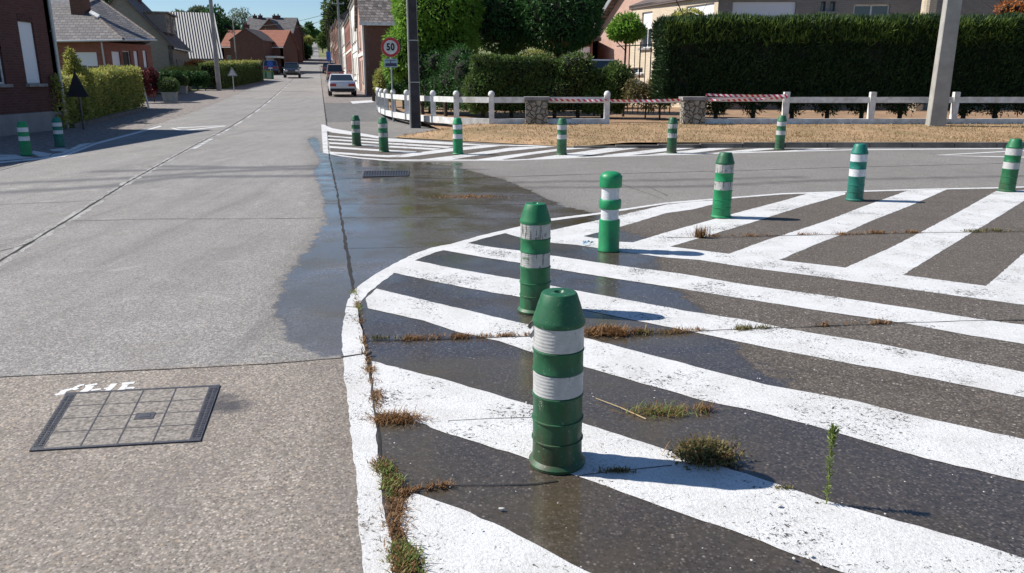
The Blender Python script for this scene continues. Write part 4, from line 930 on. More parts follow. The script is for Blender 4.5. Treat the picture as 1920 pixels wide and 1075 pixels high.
b = MB(); wall(b, cA, cB, .2, zt, [o[:4] for o in o1]); wall(b, (cA[0]+10, cA[1]+4), cA, .2, zt); b.build('side_wall', M['brick_cream'], T, org=org)
b = MB(); wall(b, cB, cC, .2, zt, [o[:4] for o in o2]); wall(b, cC, cD, .2, zt); wall(b, cD, (cD[0], cD[1]+8), .2, zt); b.build('front_wall', M['brick_grey'], T, org=org)  # shaded front of the cream house, its shade put in as grey brick
for o in o1: window(T, cA, cB, o, o[4], org=org, sill=o[3] > 2)
for o in o2: window(T, cB, cC, o, o[4], org=org, frame='white' if o[1]-o[0] > 1 else 'iron')
b = MB(); poly = [(cA[0]-.10, cA[1]+.1), (cB[0]-.12, cB[1]-.4), (cD[0]+.5, cD[1]-.5), (cD[0]+.5, cD[1]+9), (cA[0]+4, cA[1]+6)]
b.prism(poly, zt-.02, zt+.16); ap = (14, 41, zt+3.2); ap2 = (22, 41, zt+3.2); n0 = len(b.v)
b.add([(p[0], p[1], zt+.16) for p in poly] + [ap, ap2], [(0,1,5), (1,2,6,5), (2,3,6), (3,4,5,6), (4,0,5)]); b.build('roof', M['roof_brown'], T, org=org)
cc_ = X(1742, 10, 33.4); b = MB(); b.tube((cc_[0], cc_[1], .2), (cc_[0], cc_[1], zt), .28, n=16); b.build('column', M['brick_cream'], T, org=org)
# -- pink brick gabled house and its garage
pA, pB = X(1119, 60, 53), X(1186, 60, 46.5)
T = thing('gabled_house', 'pink brick gabled house with grey bargeboard, left of the cream house', 'house', (8, 50, .25)); org = T.location.copy()
zl = X(1121, 64, 52.8)[2]; dd = (Vector(pB[:2])-Vector(pA[:2])); dd.normalize(); nn_ = Vector((dd.y, -dd.x)); zap = zl + 4.2*.95 + .8; pm = Vector(pA[:2]) + dd*6.2; pe = Vector(pA[:2]) + dd*12.4
b = MB(); b.slab([(pA[0], pA[1], .2), (pe.x, pe.y, .2), (pe.x, pe.y, zl), (pm.x, pm.y, zl+2.65), (pA[0], pA[1], zl)], (-nn_.x*.3, -nn_.y*.3, 0)); wall(b, (pA[0]-nn_.x*9, pA[1]-nn_.y*9), (pA[0], pA[1]), .2, zl); b.build('wall', M['brick_pink'], T, org=org)
b = MB(); e0 = Vector((pA[0], pA[1], zl))-Vector((dd.x, dd.y, .42))*.5; e1 = Vector((pm.x, pm.y, zl+2.65)); nv = Vector((nn_.x, nn_.y, 0)); e2 = Vector((pe.x, pe.y, zl)) + Vector((dd.x, dd.y, -.42))*.5
b.slab([e0+nv*.4, e1+nv*.4, e1-nv*9, e0-nv*9], (0,0,.18)); b.slab([e1+nv*.4, e2+nv*.4, e2-nv*9, e1-nv*9], (0,0,.18)); rr_ = b.build('roof', M['slate'], T, org=org)
b = MB(); b.slab([e0+nv*.42, e1+nv*.42, e1+nv*.42+Vector((0,0,.3)), e0+nv*.42+Vector((0,0,.3))], (nv.x*.05, nv.y*.05, 0)); b.build('bargeboard', M['galv'], rr_, org=org)
g0, g1 = X(1040, 90, 50), X(1120, 90, 50); zt = X(1080, 77, 50)[2]; T = thing('garage', 'dark red brick garage with a white door behind the clipped hedges', 'garage', (g0[0], g0[1], .25)); org = T.location.copy()
og = on_wall(g0, g1, 1052, 1107, 87, 113); b = MB(); wall(b, g0, g1, .2, zt, [og]); wall(b, g1, (g1[0], g1[1]+6), .2, zt); wall(b, (g0[0], g0[1]+6), g0, .2, zt); b.build('wall', M['brick_red'], T, org=org)
b = MB(); b.box(g0[0]-.3, g1[0]+.2, g0[1]-.3, g0[1]+6.2, zt, zt+.2); b.build('roof', M['roof_brown'], T, org=org); b = MB(); q = Vector(g0[:2])+Vector((1,0))*(og[0]+og[1])/2; b.box(g0[0]+og[0]+.02, g0[0]+og[1]-.02, g0[1]+.1, g0[1]+.15, og[2], og[3]-.02); b.build('garage_door', M['shutter'], T, org=org)
# ------------------------------------------------------------------ white fence, pillars, tape
FY, FZ = 24.0, .25
fx_ = lambda px: (px-960)/1450*((FY*CP)+(EYE-FZ-.5)*SP)
def fence(label, pts, posts, rail=True, plinth=True, group='white fence sections along the gardens', post_h=.92, square=False, zf=gz):
    T = thing('white_fence', label, 'fence', (*pts[0], FZ), group=None); org = T.location.copy()
    for (x, y) in posts:
        z0 = zf(x, y); b = MB()
        if square: b.box(x-.085, x+.085, y-.07, y+.07, z0-.05, z0+post_h+.02)
        else: b.box(x-.08, x+.08, y-.07, y+.07, z0-.05, z0+post_h-.08); b.lathe([(.098, post_h-.08), (.10, post_h-.04), (.085, post_h+.01), (.05, post_h+.045), (0.0, post_h+.055)], 16, x, y, z0)
        b.build('post', M['white'], T, org=org)
    for nm, za, zb_, th in (('rail', .62, .79, .035), ('plinth', -.04, .155, .06)):
        if (nm == 'rail' and not rail) or (nm == 'plinth' and not plinth): continue
        b = MB()
        for (x0, y0), (x1, y1) in zip(pts, pts[1:]):
            d = Vector((x1-x0, y1-y0, 0)); n = Vector((d.y, -d.x, 0)).normalized()*th
            vs = []
            for (x, y) in ((x0, y0), (x1, y1)):
                z = zf(x, y)
                for s_, zz in ((-1, za), (1, za), (1, zb_), (-1, zb_)): vs.append((x+n.x*s_, y+n.y*s_, z+zz))
            b.add(vs, [(0,1,2,3), (7,6,5,4), (0,4,5,1), (1,5,6,2), (2,6,7,3), (3,7,4,0)])
        b.build(nm, M['white'], T, org=org)
    return T
curve = [(-6.75, 40.2), (-6.3, 37.4), (-5.85, 35.0), (-5.4, 33.0), (-4.95, 31.3), (-4.4, 29.5), (-3.65, 27.6), (-2.55, 25.7), (-1.72, 24.55), (-.62, 24.02)]
zc = lambda x, y: FZ - .05*max(0, min(1, (y-24)/10))
fence('curved white fence with round-topped posts running back along the street beside the laurel', curve + [(fx_(984), FY)], curve, zf=zc)
p1x, p2x = fx_(1006), fx_(1299)
fence('short white fence bay with a flaking pinkish post between the two stone pillars', [(fx_(1028), FY), (fx_(1138), FY)], [(fx_(1138), FY)])
fence('long straight white fence with square posts below the tall dark hedge', [(fx_(1473), FY), (fx_(1634), FY), (fx_(1790), FY), (fx_(1960), FY), (fx_(2130), FY)], [(fx_(p), FY) for p in (1473, 1634, 1790, 1960)], square=True)
T = thing('low_wall', 'bare white plinth wall right of the right stone pillar, under the tape', 'low wall', (p2x+.4, FY, FZ)); b = MB(); b.box(fx_(1323), fx_(1466), FY-.06, FY+.06, .2, FZ+.155); b.build('plinth', M['white'], T, org=T.location)
for x, lab in ((p1x, 'left grey stone pillar with flat cap at the end of the curved fence'), (p2x, 'right grey stone pillar with flat cap, red and white tape tied to both sides')):
    T = thing('stone_pillar', lab, 'pillar', (x, FY, FZ), group='stone gate pillars'); b = MB(); rr = random.Random(int(x*10))
    b.box(-.33, .33, -.25, .25, -.1, .70)
    for r_ in range(5):
        for c_ in range(4):
            w_ = rr.uniform(.12, .16); cx_ = -.245+c_*.163+rr.uniform(-.01, .01); b.box(cx_-w_/2, cx_+w_/2, -.25-rr.uniform(.012, .035), -.249, r_*.14+.01, r_*.14+.13)
    b.build('shaft', M['rubble'], T); b = MB(); b.box(-.38, .38, -.31, .31, .70, .80); b.build('cap', M['stonecap'], T)
t = NT('barrier_tape'); sx = t.n('SeparateXYZ'); t.l(t.obj(), sx.inputs[0]); k = t.math('MULTIPLY', t.math('ADD', sx.outputs[0], t.math('MULTIPLY', sx.outputs[2], 1.0)), 6.0)
M['tape'] = t.fin(t.mix(t.math('GREATER_THAN', t.math('FRACT', k), .5), (.75,.72,.72), (.55,.05,.08)), .4, .4)
def tape(label, xa, xb, za, zb_, sag, w=.075, y=FY-.12, turns=0):
    T = MB(); n = 60; rr = random.Random(int(xa*100)); P2 = []
    for i in range(n+1):
        s_ = i/n; z = za+(zb_-za)*s_ - sag*4*s_*(1-s_) + rr.uniform(-.006, .006); a = math.sin(s_*9+xa)*.5 + turns*s_*6.28
        P2.append(((xa+(xb-xa)*s_, y, z), a))
    for i, (p, a) in enumerate(P2):
        hw = w/2; T.v.append((p[0], p[1]+math.sin(a)*hw, p[2]+math.cos(a)*hw)); T.v.append((p[0], p[1]-math.sin(a)*hw, p[2]-math.cos(a)*hw))
    for i in range(n): T.f.append((2*i, 2*i+1, 2*i+3, 2*i+2))
    T.f += [f[::-1] for f in []]; o = T.build('barrier_tape', M['tape']); return tag(o, label, 'barrier tape')
tape('red and white tape from the left stone pillar to the flaking fence post', fx_(1010), fx_(1136), FZ+.74, FZ+.70, .02)
tape('red and white tape from the flaking fence post to the right stone pillar', fx_(1140), fx_(1282), FZ+.70, FZ+.73, .03)
tape('upper red and white tape right of the right stone pillar', fx_(1320), fx_(1472), FZ+.86, FZ+.84, .02)
tape('lower twisted red and white tape right of the right stone pillar', fx_(1320), fx_(1472), FZ+.72, FZ+.80, .05, w=.09, turns=1)
b = MB(); b.box(fx_(1323), fx_(1465), FY-.03, FY+.03, FZ+.66, FZ+.78); tag(b.build('fence_rail', M['white']), 'white rail wrapped in red and white tape right of the right stone pillar', 'rail')
b = MB(); b.box(fx_(1146), fx_(1276), FY-.03, FY+.03, FZ+.62, FZ+.70); tag(b.build('fence_rail', M['white']), 'white rail between the flaking post and the right stone pillar', 'rail')
# ------------------------------------------------------------------ poles
def conc_pole(label, loc, rz, w0, d0, w1, d1, h, straps=(), lean=0.0, web=False):
    T = thing('concrete_pole', label, 'utility pole', loc, rz); b = MB(); n = 12
    for i in range(n+1):
        s_ = i/n; w = (w0+(w1-w0)*s_)/2; d = (d0+(d1-d0)*s_)/2; z = h*s_; c_ = .02
        b.v += [(-w+c_,-d,z),(w-c_,-d,z),(w,-d+c_,z),(w,d-c_,z),(w-c_,d,z),(-w+c_,d,z),(-w,d-c_,z),(-w,-d+c_,z)]
    for i in range(n):
        for k in range(8): b.f.append((i*8+k, i*8+(k+1)%8, i*8+8+(k+1)%8, i*8+8+k))
    b.f.append(tuple(range(n*8, n*8+8))); b.build('shaft', M['conc'], T)
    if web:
        b = MB(); b.add([(-w0/2+.06,-d0/2-.006,.0),(w0/2-.015,-d0/2-.006,.0),(w1/2-.015,-d1/2-.006,h),(-w1/2+.05,-d1/2-.006,h),(-w0/2+.06,-d0/2+.02,.0),(w0/2-.015,-d0/2+.02,.0),(w1/2-.015,-d1/2+.02,h),(-w1/2+.05,-d1/2+.02,h)], [(0,1,2,3),(0,4,5,1),(1,5,6,2),(2,6,7,3),(3,7,4,0)]); b.build('shaded_face', M['shaded_conc'], T)  # dark face paints the shade of the pole's recess into its colour
    for z in straps:
        s_ = z/h; w = (w0+(w1-w0)*s_)/2+.006; d = (d0+(d1-d0)*s_)/2+.006; b = MB(); b.box(-w, w, -d, d, z, z+.025); b.build('strap', M['galv'], T)
    b = MB(); b.box(-.7, .7, -.05, .05, h-.5, h-.42); b.box(-.7, .7, -.05, .05, h-1.2, h-1.12)
    for x in (-.6, 0, .6):
        for z in (h-.42, h-1.12): b.lathe([(.02, 0), (.05, .03), (.04, .08), (.06, .12), (.0, .16)], 10, x, 0, z)
    b.build('crossarm', M['galv'], T); T.rotation_euler = (0, lean, rz); return T
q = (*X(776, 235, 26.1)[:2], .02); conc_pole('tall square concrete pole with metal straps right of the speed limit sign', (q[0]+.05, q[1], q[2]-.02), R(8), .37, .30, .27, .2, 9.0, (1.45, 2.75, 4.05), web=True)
q = X(1754, 233, 23.2); conc_pole('broad tapering concrete pole on the dry grass in front of the tall dark hedge', (q[0], 23.2, .2), R(-8), .46, .34, .34, .24, 9.0)
q = G(411, 170); T = conc_pole('grey concrete pole at the garden steps on the left, before the barn roof', (q[0], q[1], q[2]-.03), R(13), .34, .26, .2, .16, 10.5)
x, y = W(96, 2.55); conc_pole('grey concrete pole close to the facades behind the parked van', (x, y, prof(96)), R(13.5), .32, .26, .22, .18, 9.5)
def wood_pole(label, u, v, h, r=.11, arms=True, lamp=False):
    x, y = W(u, v); T = thing('utility_pole', label, 'utility pole', (x, y, hz(x, y)), R(13.5)); b = MB(); b.tube((0,0,-.1), (0,0,h), r, r*.65, 10); b.build('shaft', M['trunk' if arms else 'conc'], T)
    if arms:
        b = MB(); b.box(-1.0, 1.0, -.06, .06, h-.6, h-.45); b.box(-.8, .8, -.06, .06, h-1.3, h-1.18)
        for k in (-.9, -.45, .45, .9): b.tube((k,0,h-.45), (k,0,h-.25), .05, n=6)
        b.build('crossarm', M['trunk'], T)
    if lamp:
        b = MB(); b.tube((0,0,h-.1), (1.2,0,h+.35), .04, n=6); b.obox((1.5, 0, h+.36), (1,0,0), (.35, .12, .06)); b.build('lamp_head', M['galv'], T)
    return T
wood_pole('dark pole with crossarms against the sky on the right side of the street', 125, 1.7, 8.6)
wood_pole('second dark pole farther up the street on the right', 165, 1.9, 8.2)
wood_pole('thin pale pole in front of the brown gable', 88, -8.3, 6.3, .08, False)
wood_pole('thin pole on the slope before the dark slate house', 128, -7.5, 6.0, .08, False)
# wires strung over the street between the poles
def wire(name, label, pa, pb, sag, r=.012, n=24):
    b = MB(); pa = Vector(pa); pb = Vector(pb); last = pa
    for i in range(1, n+1):
        s_ = i/n; q = pa.lerp(pb, s_) - Vector((0,0,sag*4*s_*(1-s_))); b.tube(last, q, r, n=4, caps=False); last = q
    return tag(b.build(name, M['black']), label, 'cable', 'overhead cables')
q1 = W(125, 1.7); z1 = prof(125)+8.2; q2 = W(128, -7.5)
wire('overhead_cable', 'upper overhead cable crossing the far street', (*q1, z1), (*W(150, -12), prof(150)+6.5), .5, .03); wire('overhead_cable', 'lower overhead cable crossing the far street', (*q1, z1-.7), (*q2, prof(128)+5.9), .5, .03)
# ------------------------------------------------------------------ signs
def disc(b, r, y0, y1, cz, n=40, r_in=0):
    vs = []; 
    for yy in (y0, y1):
        for i in range(n): w = 2*math.pi*i/n; vs.append((math.cos(w)*r, yy, cz+math.sin(w)*r))
    b.add(vs, [tuple(range(n)), tuple(range(n, 2*n))[::-1]] + [(i, n+i, n+(i+1)%n, (i+1)%n) for i in range(n)])
q = G(738, 229, .0); T = thing('speed_limit_sign', 'round red-rimmed 50 speed limit sign with a small dark blue plate on a grey post', 'road sign', q, R(2))
zc_ = X(736, 89, q[1])[2]-q[2]
b = MB(); b.tube((0,0,-.1), (0,0,zc_+.3), .032, n=14); b.build('post', M['galv'], T)
b = MB(); disc(b, .345, -.045, -.035, zc_, 48); b.build('sign_back', M['galv'], T)
b = MB(); disc(b, .338, -.049, -.045, zc_, 48); fc = b.build('red_ring', M['red_sign'], T); b = MB(); disc(b, .245, -.052, -.049, zc_, 48); b.build('white_face', M['white'], T)
fcu = bpy.data.curves.new('limit_number', 'FONT'); fcu.body = '50'; fcu.size = .30; fcu.align_x = 'CENTER'; fcu.align_y = 'CENTER'; fcu.extrude = .001; fcu.offset = .012; fcu.space_character = 1.12
fo = bpy.data.objects.new('limit_number_source', fcu); COL.objects.link(fo); bpy.context.view_layer.update(); me = bpy.data.meshes.new_from_object(fo.evaluated_get(bpy.context.evaluated_depsgraph_get())); bpy.data.objects.remove(fo)
me.materials.clear(); me.materials.append(M['black']); o = bpy.data.objects.new('number', me); COL.objects.link(o); o.parent = T; o.rotation_euler = (R(90), 0, 0); o.location = (0, -.0545, zc_); o.scale = (.92, 1.12, 1)
b = MB(); b.box(-.245, .235, -.044, -.036, zc_-.70, zc_-.40); pl = b.build('plate', M['steelblue'], T)
b = MB(); b.box(-.21, .20, -.047, -.044, zc_-.665, zc_-.555); b.box(-.21, .20, -.047, -.044, zc_-.465, zc_-.445); b.box(-.03, .0, -.047, -.044, zc_-.555, zc_-.465); b.build('plate_print', M['navy'], pl)
def tri_sign(label, loc, rz, s_, hc, mt, face=None, post='galv', up=True):
    T = thing('warning_sign', label, 'road sign', loc, rz); b = MB(); b.tube((0,0,-.1), (0,0,hc+s_*.4), .03, n=10); b.build('post', M[post], T)
    k = 1 if up else -1
    def tri(b_, q, y0, y1): b_.slab([(-q*.5, y0, hc-q*.29*k), (q*.5, y0, hc-q*.29*k), (0, y0, hc+q*.58*k)][::k], (0, y1-y0, 0))
    b = MB(); tri(b, s_, -.045, -.035); b.build('plate', M[mt], T)
    if face: b = MB(); tri(b, s_*.62, -.049, -.045); b.build('face', M[face], T)
    return T
q = G(157, 243); tri_sign('dark back of a triangular warning sign standing in shade by the drainpipe', (q[0], q[1], q[2]), R(-20), .92, 1.28, 'iron', post='iron')
q = G(439, 172); tri_sign('small pale triangular sign in front of the long street hedge', q, R(5), .75, 1.35, 'galv', 'white')
x, y = W(104, -5.9); T = thing('round_sign', 'round blue sign on a thin post beside the left kerb, far up the street', 'road sign', (x, y, hz(x, y)), R(13)); b = MB(); b.tube((0,0,0), (0,0,1.9), .03, n=8); b.build('post', M['galv'], T); b = MB(); disc(b, .36, -.05, -.03, 1.55, 24); b.build('plate', M['blue_sign'], T)
x, y = W(112, 1.35); T = thing('square_sign', 'blue rectangular sign on the right pavement above the parked cars', 'road sign', (x, y, hz(x, y)), R(13)); b = MB(); b.tube((0,0,0), (0,0,3.1), .03, n=8); b.build('post', M['galv'], T); b = MB(); b.box(-.3, .3, -.05, -.03, 1.8, 3.0); b.build('plate', M['blue_sign'], T)
# ------------------------------------------------------------------ cars
def carpaint(name, c, metal=.3):
    t = NT(name); t.fin(t.mix(t.mapr(t.noise(3, 3, .5, t.obj()), .3, .7), tuple(k*.94 for k in c), c), .28, .5, metal); t.b.inputs['Coat Weight'].default_value = .6; return t.m
M['car_white'] = carpaint('white_car_paint', (.68,.70,.74), .1); M['car_beige'] = carpaint('beige_car_paint', (.42,.34,.29), .3); M['car_blue'] = carpaint('blue_car_paint', (.03,.05,.13)); M['car_black'] = carpaint('black_car_paint', (.025,.027,.04)); M['car_silver'] = carpaint('silver_car_paint', (.46,.48,.51), .4)
M['tail'] = plain('tail_lamp_red', (.38,.015,.025), .2, .1, spec=.6); M['lampclear'] = plain('head_lamp_clear', (.65,.67,.7), .12, .1, spec=.8)
def car(label, cat, u, v, paint, kind='sedan', rz=None, loc=None, flip=False):
    S = {'sedan': dict(L=4.55, Wd=1.80, H=1.43, belt=.90, st=[(-2.27,.80,.42,.86),(-2.18,.86,.30,.97),(-1.7,.89,.26,.99),(-1.2,.90,.24,.95),(0,.90,.24,.92),(.9,.90,.24,.90),(1.4,.89,.25,.86),(2.0,.86,.28,.74),(2.27,.74,.36,.62)], gh=(-1.75,-.95,.25,1.15)),
         'mpv': dict(L=4.2, Wd=1.74, H=1.78, belt=1.02, st=[(-2.1,.80,.40,1.02),(-2.02,.86,.30,1.06),(-1.5,.87,.26,1.05),(0,.87,.24,1.02),(1.2,.87,.25,.99),(1.8,.84,.28,.86),(2.1,.72,.36,.66)], gh=(-2.02,-1.85,.35,1.35)),
         'hatch': dict(L=3.9, Wd=1.68, H=1.46, belt=.90, st=[(-1.95,.76,.42,.84),(-1.86,.82,.30,.93),(-1.3,.84,.26,.93),(0,.84,.24,.90),(1.1,.84,.25,.86),(1.7,.80,.28,.74),(1.95,.68,.36,.60)], gh=(-1.82,-1.35,.2,1.05)),
         'suv': dict(L=4.6, Wd=1.90, H=1.78, belt=1.10, st=[(-2.3,.84,.50,1.02),(-2.2,.92,.38,1.12),(-1.5,.94,.32,1.12),(0,.94,.30,1.10),(1.1,.94,.32,1.10),(1.9,.93,.36,1.04),(2.18,.90,.40,.98),(2.3,.82,.48,.84)], gh=(-2.15,-1.85,.35,1.0))}[kind]
    if loc is None: x, y = W(u, v); loc = (x, y, hz(x, y)); rz = R(13.5) + (math.pi if flip else 0)
    T = thing('parked_car' if not flip else 'car', label, cat, loc, rz); T.rotation_euler = (0, 0, rz)
    b = MB(); n = 12
    for (y, w, zb_, zt_) in S['st']:
        zm = zb_+(zt_-zb_)*.5
        b.v += [(-w*.86,y,zb_),(-w*.97,y,zb_+.06),(-w,y,zm-.05),(-w*.995,y,zm+.12),(-w*.95,y,zt_-.03),(-w*.82,y,zt_),(w*.82,y,zt_),(w*.95,y,zt_-.03),(w*.995,y,zm+.12),(w,y,zm-.05),(w*.97,y,zb_+.06),(w*.86,y,zb_)]
    m_ = len(S['st'])
    for i in range(m_-1):
        for k in range(n): b.f.append((i*n+k, i*n+n+k, i*n+n+(k+1)%n, i*n+(k+1)%n))
    b.f.append(tuple(range(n))); b.f.append(tuple(range((m_-1)*n, m_*n))[::-1]); b.build('body', M[paint], T, True)
    y0, y1, y2, y3 = S['gh']; Wb, H, be = S['Wd']/2*.93, S['H'], S['belt']-.03; wt = Wb*.80
    P3 = [(-Wb,y0,be+.03),(Wb,y0,be+.03),(Wb,y3,be),(-Wb,y3,be),(-wt,y1,H-.05),(wt,y1,H-.05),(wt,y2,H-.05),(-wt,y2,H-.05)]
    b = MB(); b.add(P3, [(0,1,5,4),(1,2,6,5),(2,3,7,6),(3,0,4,7),(4,5,6,7)]); b.build('windows', M['carglass'], T)
    b = MB(); b.add([(-wt-.01,y1-.06,H-.06),(wt+.01,y1-.06,H-.06),(wt+.01,y2+.06,H-.06),(-wt-.01,y2+.06,H-.06),(-wt*.92,y1+.05,H),(wt*.92,y1+.05,H),(wt*.92,y2-.05,H-.005),(-wt*.92,y2-.05,H-.005)], [(0,3,2,1),(4,5,6,7),(0,1,5,4),(1,2,6,5),(2,3,7,6),(3,0,4,7)])
    for sx in (-1, 1):
        for a, c in (((Wb,y0,be),(wt,y1,H-.03)), ((Wb,y3,be),(wt,y2,H-.03)), ((Wb,(y0+y3)/2-.1,be),(wt,(y1+y2)/2,H-.03))): b.tube((sx*a[0],a[1],a[2]), (sx*c[0],c[1],c[2]), .04, n=6)
    b.build('roof', M[paint], T, True)
    f_ = S['L']/2
    for sx in (-1, 1):
        for wy in (-f_+.82, f_-.82):
            b = MB(); r = .33 if kind != 'suv' else .38; b.tube((sx*(S['Wd']/2-.22),wy,r), (sx*(S['Wd']/2+.012),wy,r), r, n=22); wh = b.build('wheel', M['black'], T, True)
            b = MB(); b.tube((sx*(S['Wd']/2+.010),wy,r), (sx*(S['Wd']/2+.02),wy,r), r*.62, n=18); b.build('rim', M['galv'], wh)
        b = MB(); b.obox((sx*(S['Wd']/2+.09), y3-.25, be+.1), (1,0,0), (.09,.06,.07)); b.build('mirror', M[paint], T)
        b = MB(); zt_ = S['st'][0][3]; b.obox((sx*.60, -f_-.0, zt_-.14), (1,0,0), (.20,.05,.085)); b.build('tail_light', M['tail'], T)
        b = MB(); zf_ = S['st'][-1][3]; b.obox((sx*.62, f_-.06, zf_-.02), (1,0,0), (.17,.09,.085)); b.build('headlight', M['lampclear'], T)
    b = MB(); b.obox((0, -f_-.01, S['st'][0][3]-.22 if kind != 'sedan' else .62), (1,0,0), (.26,.012,.055)); b.build('number_plate', M['white'], T)
    b = MB(); b.obox((0, -f_+.02, .40), (1,0,0), (.78,.06,.09)); b.build('bumper', M['dark'], T); b = MB(); b.obox((0, f_-.03, .46), (1,0,0), (.62,.06,.12)); b.build('bumper', M['dark'], T)
    return T
car('white saloon car parked half on the pavement, nearest of the parked row', 'car', 55.9, 1.42, 'car_white', 'sedan')
car('beige van-like car parked directly behind the white saloon', 'car', 85.2, 1.55, 'car_beige', 'mpv')
car('dark blue car, farthest of the three parked on the right', 'car', 115, 1.28, 'car_blue', 'hatch')
car('black off-road car driving down the middle of the street with bright headlights', 'car', 100.5, -3.2, 'car_black', 'suv', flip=True)
car('dark blue-green car parked on the left behind the blue round sign', 'car', 112, -6.2, 'car_blue', 'suv')
car('tiny silver car parked by the dark trees high up the street', 'car', 243, -4.2, 'car_silver', 'hatch')
q = X(1120, 140, 36.5); car('silver people carrier behind the clipped hedge in front of the pink brick house', 'car', 0, 0, 'car_silver', 'mpv', rz=R(-72), loc=(q[0]+.1, q[1], .62))
# ------------------------------------------------------------------ small street furniture on the left
x, y = W(89, -7.0); T = thing('utility_cabinet', 'pale grey utility cabinet at the end of the long street hedge', 'cabinet', (x, y, hz(x, y)), R(13.5)); b = MB(); b.box(-.45, .45, -.2, .2, .08, 1.55); b.build('body', M['galv'], T); b = MB(); b.box(-.5, .5, -.25, .25, 1.55, 1.63); b.build('lid', M['white'], T); b = MB(); b.box(-.4, -.01, -.21, -.2, .2, 1.45); b.box(.01, .4, -.21, -.2, .2, 1.45); b.build('door', M['galv'], T); b = MB(); b.box(-.5, .5, -.25, .25, -.1, .08); b.build('base', M['conc'], T)
M['pale_green'] = plain('pale_green_plastic', (.20,.33,.24), .5, .1)
for i, (u, v, lab) in enumerate(((96, -5.5, 'pale green chicane box nearest the street on the left kerb'), (97.5, -6.3, 'pale green chicane box farther from the street, by the hedge end'))):
    x, y = W(u, v); T = thing('chicane_box', lab, 'traffic planter', (x, y, hz(x, y)), R(13.5)); b = MB(); b.box(-.36, .36, -.36, .36, 0, .75); b.build('tub', M['pale_green'], T); b = MB(); b.box(.15, .37, -.37, -.355, .02, .74); b.build('stripe', M['green_mid'], T); v_, q_ = leafset(RNG.normal(0, .16, (160, 3))*np.array([1,1,.3])+np.array([0,0,.8]), np.zeros((160,3)), .12, .06, .5); np_mesh('plant', v_, q_, M['leaf_mid'], T)
def planter(px, py, label, s_=1.0):
    q = G(px, py); T = thing('planter', label, 'planter', q, R(13)); b = MB(); b.add([(-.30*s_,-.30*s_,0),(.30*s_,-.30*s_,0),(.30*s_,.30*s_,0),(-.30*s_,.30*s_,0),(-.37*s_,-.37*s_,.5*s_),(.37*s_,-.37*s_,.5*s_),(.37*s_,.37*s_,.5*s_),(-.37*s_,.37*s_,.5*s_)], [(0,3,2,1),(4,5,6,7),(0,1,5,4),(1,2,6,5),(2,3,7,6),(3,0,4,7)]); b.box(-.40*s_,.40*s_,-.40*s_,.40*s_,.5*s_,.56*s_); b.build('pot', M['conc'], T)
    crown('clipped_shrub', [((0,0,.92*s_), (.56*s_,.56*s_,.44*s_))], 2600, .07, .035, M['leaf_mid'], T, core=.86, depth=.12, rough=.04)
planter(320, 192, 'square concrete planter with clipped round shrub, nearer the street'); planter(342, 176, 'square concrete planter with clipped round shrub, set back by the steps', .95)
b = MB(); q = G(279, 203); b.add([], []); T = thing('marker_post', 'short white leaning post at the end of the yellow-green hedge', 'post', q); b = MB(); b.tube((0,0,-.05), (-.13,0,.95), .05, .04, 8); b.build('shaft', M['white'], T); b = MB(); b.tube((-.13,0,.95), (-.135,0,.99), .045, .02, 8); b.build('cap', M['galv'], T)
T = thing('garden_steps', 'low pale stone steps and side walls leading up to the gardens on the left', 'steps', (*W(62, -9.2), hz(*W(62, -9.2))), R(13.5))
for k in range(3): b = MB(); b.box(-4.2-k*.5, -1.0-k*.5, k*.5-1.5, 3.5, k*.2, k*.2+.2); b.build('step', M['stonecap'], T)
b = MB(); b.box(-1.1, -.75, -1.2, 5.5, 0, .75); b.build('side_wall', M['rubble'], T); b = MB(); b.box(-1.2, -.68, -1.3, 5.6, .75, .83); b.build('coping', M['stonecap'], T)
for px, py, hh, lab in ((701, 190, .75, 'shorter dark wooden post at the corner of the brick flank wall'), (710, 193, .62, 'dark wooden post next to the end of the curved white fence')):
    q = G(px, py); T = thing('wooden_post', lab, 'post', q, R(10)); b = MB(); b.box(-.10, .10, -.10, .10, -.05, hh); b.build('shaft', M['trunk'], T); b = MB(); b.box(-.12, .12, -.12, .12, hh, hh+.04); b.build('cap', M['trunk'], T)
# retaining kerb beneath the yellow-green hedge
h0, h1 = G(140, 240), G(277, 205); T = thing('garden_kerb', 'low concrete edging under the yellow-green hedge', 'edging', h0); org = T.location.copy(); b = MB(); d = (Vector(h1)-Vector(h0)); d.z = 0; b.slab([(h0[0],h0[1],h0[2]-.1),(h1[0],h1[1],h1[2]-.1),(h1[0],h1[1],h1[2]+.12),(h0[0],h0[1],h0[2]+.12)], (-.15,.0,0)); b.build('edge', M['kerb'], T, org=org)
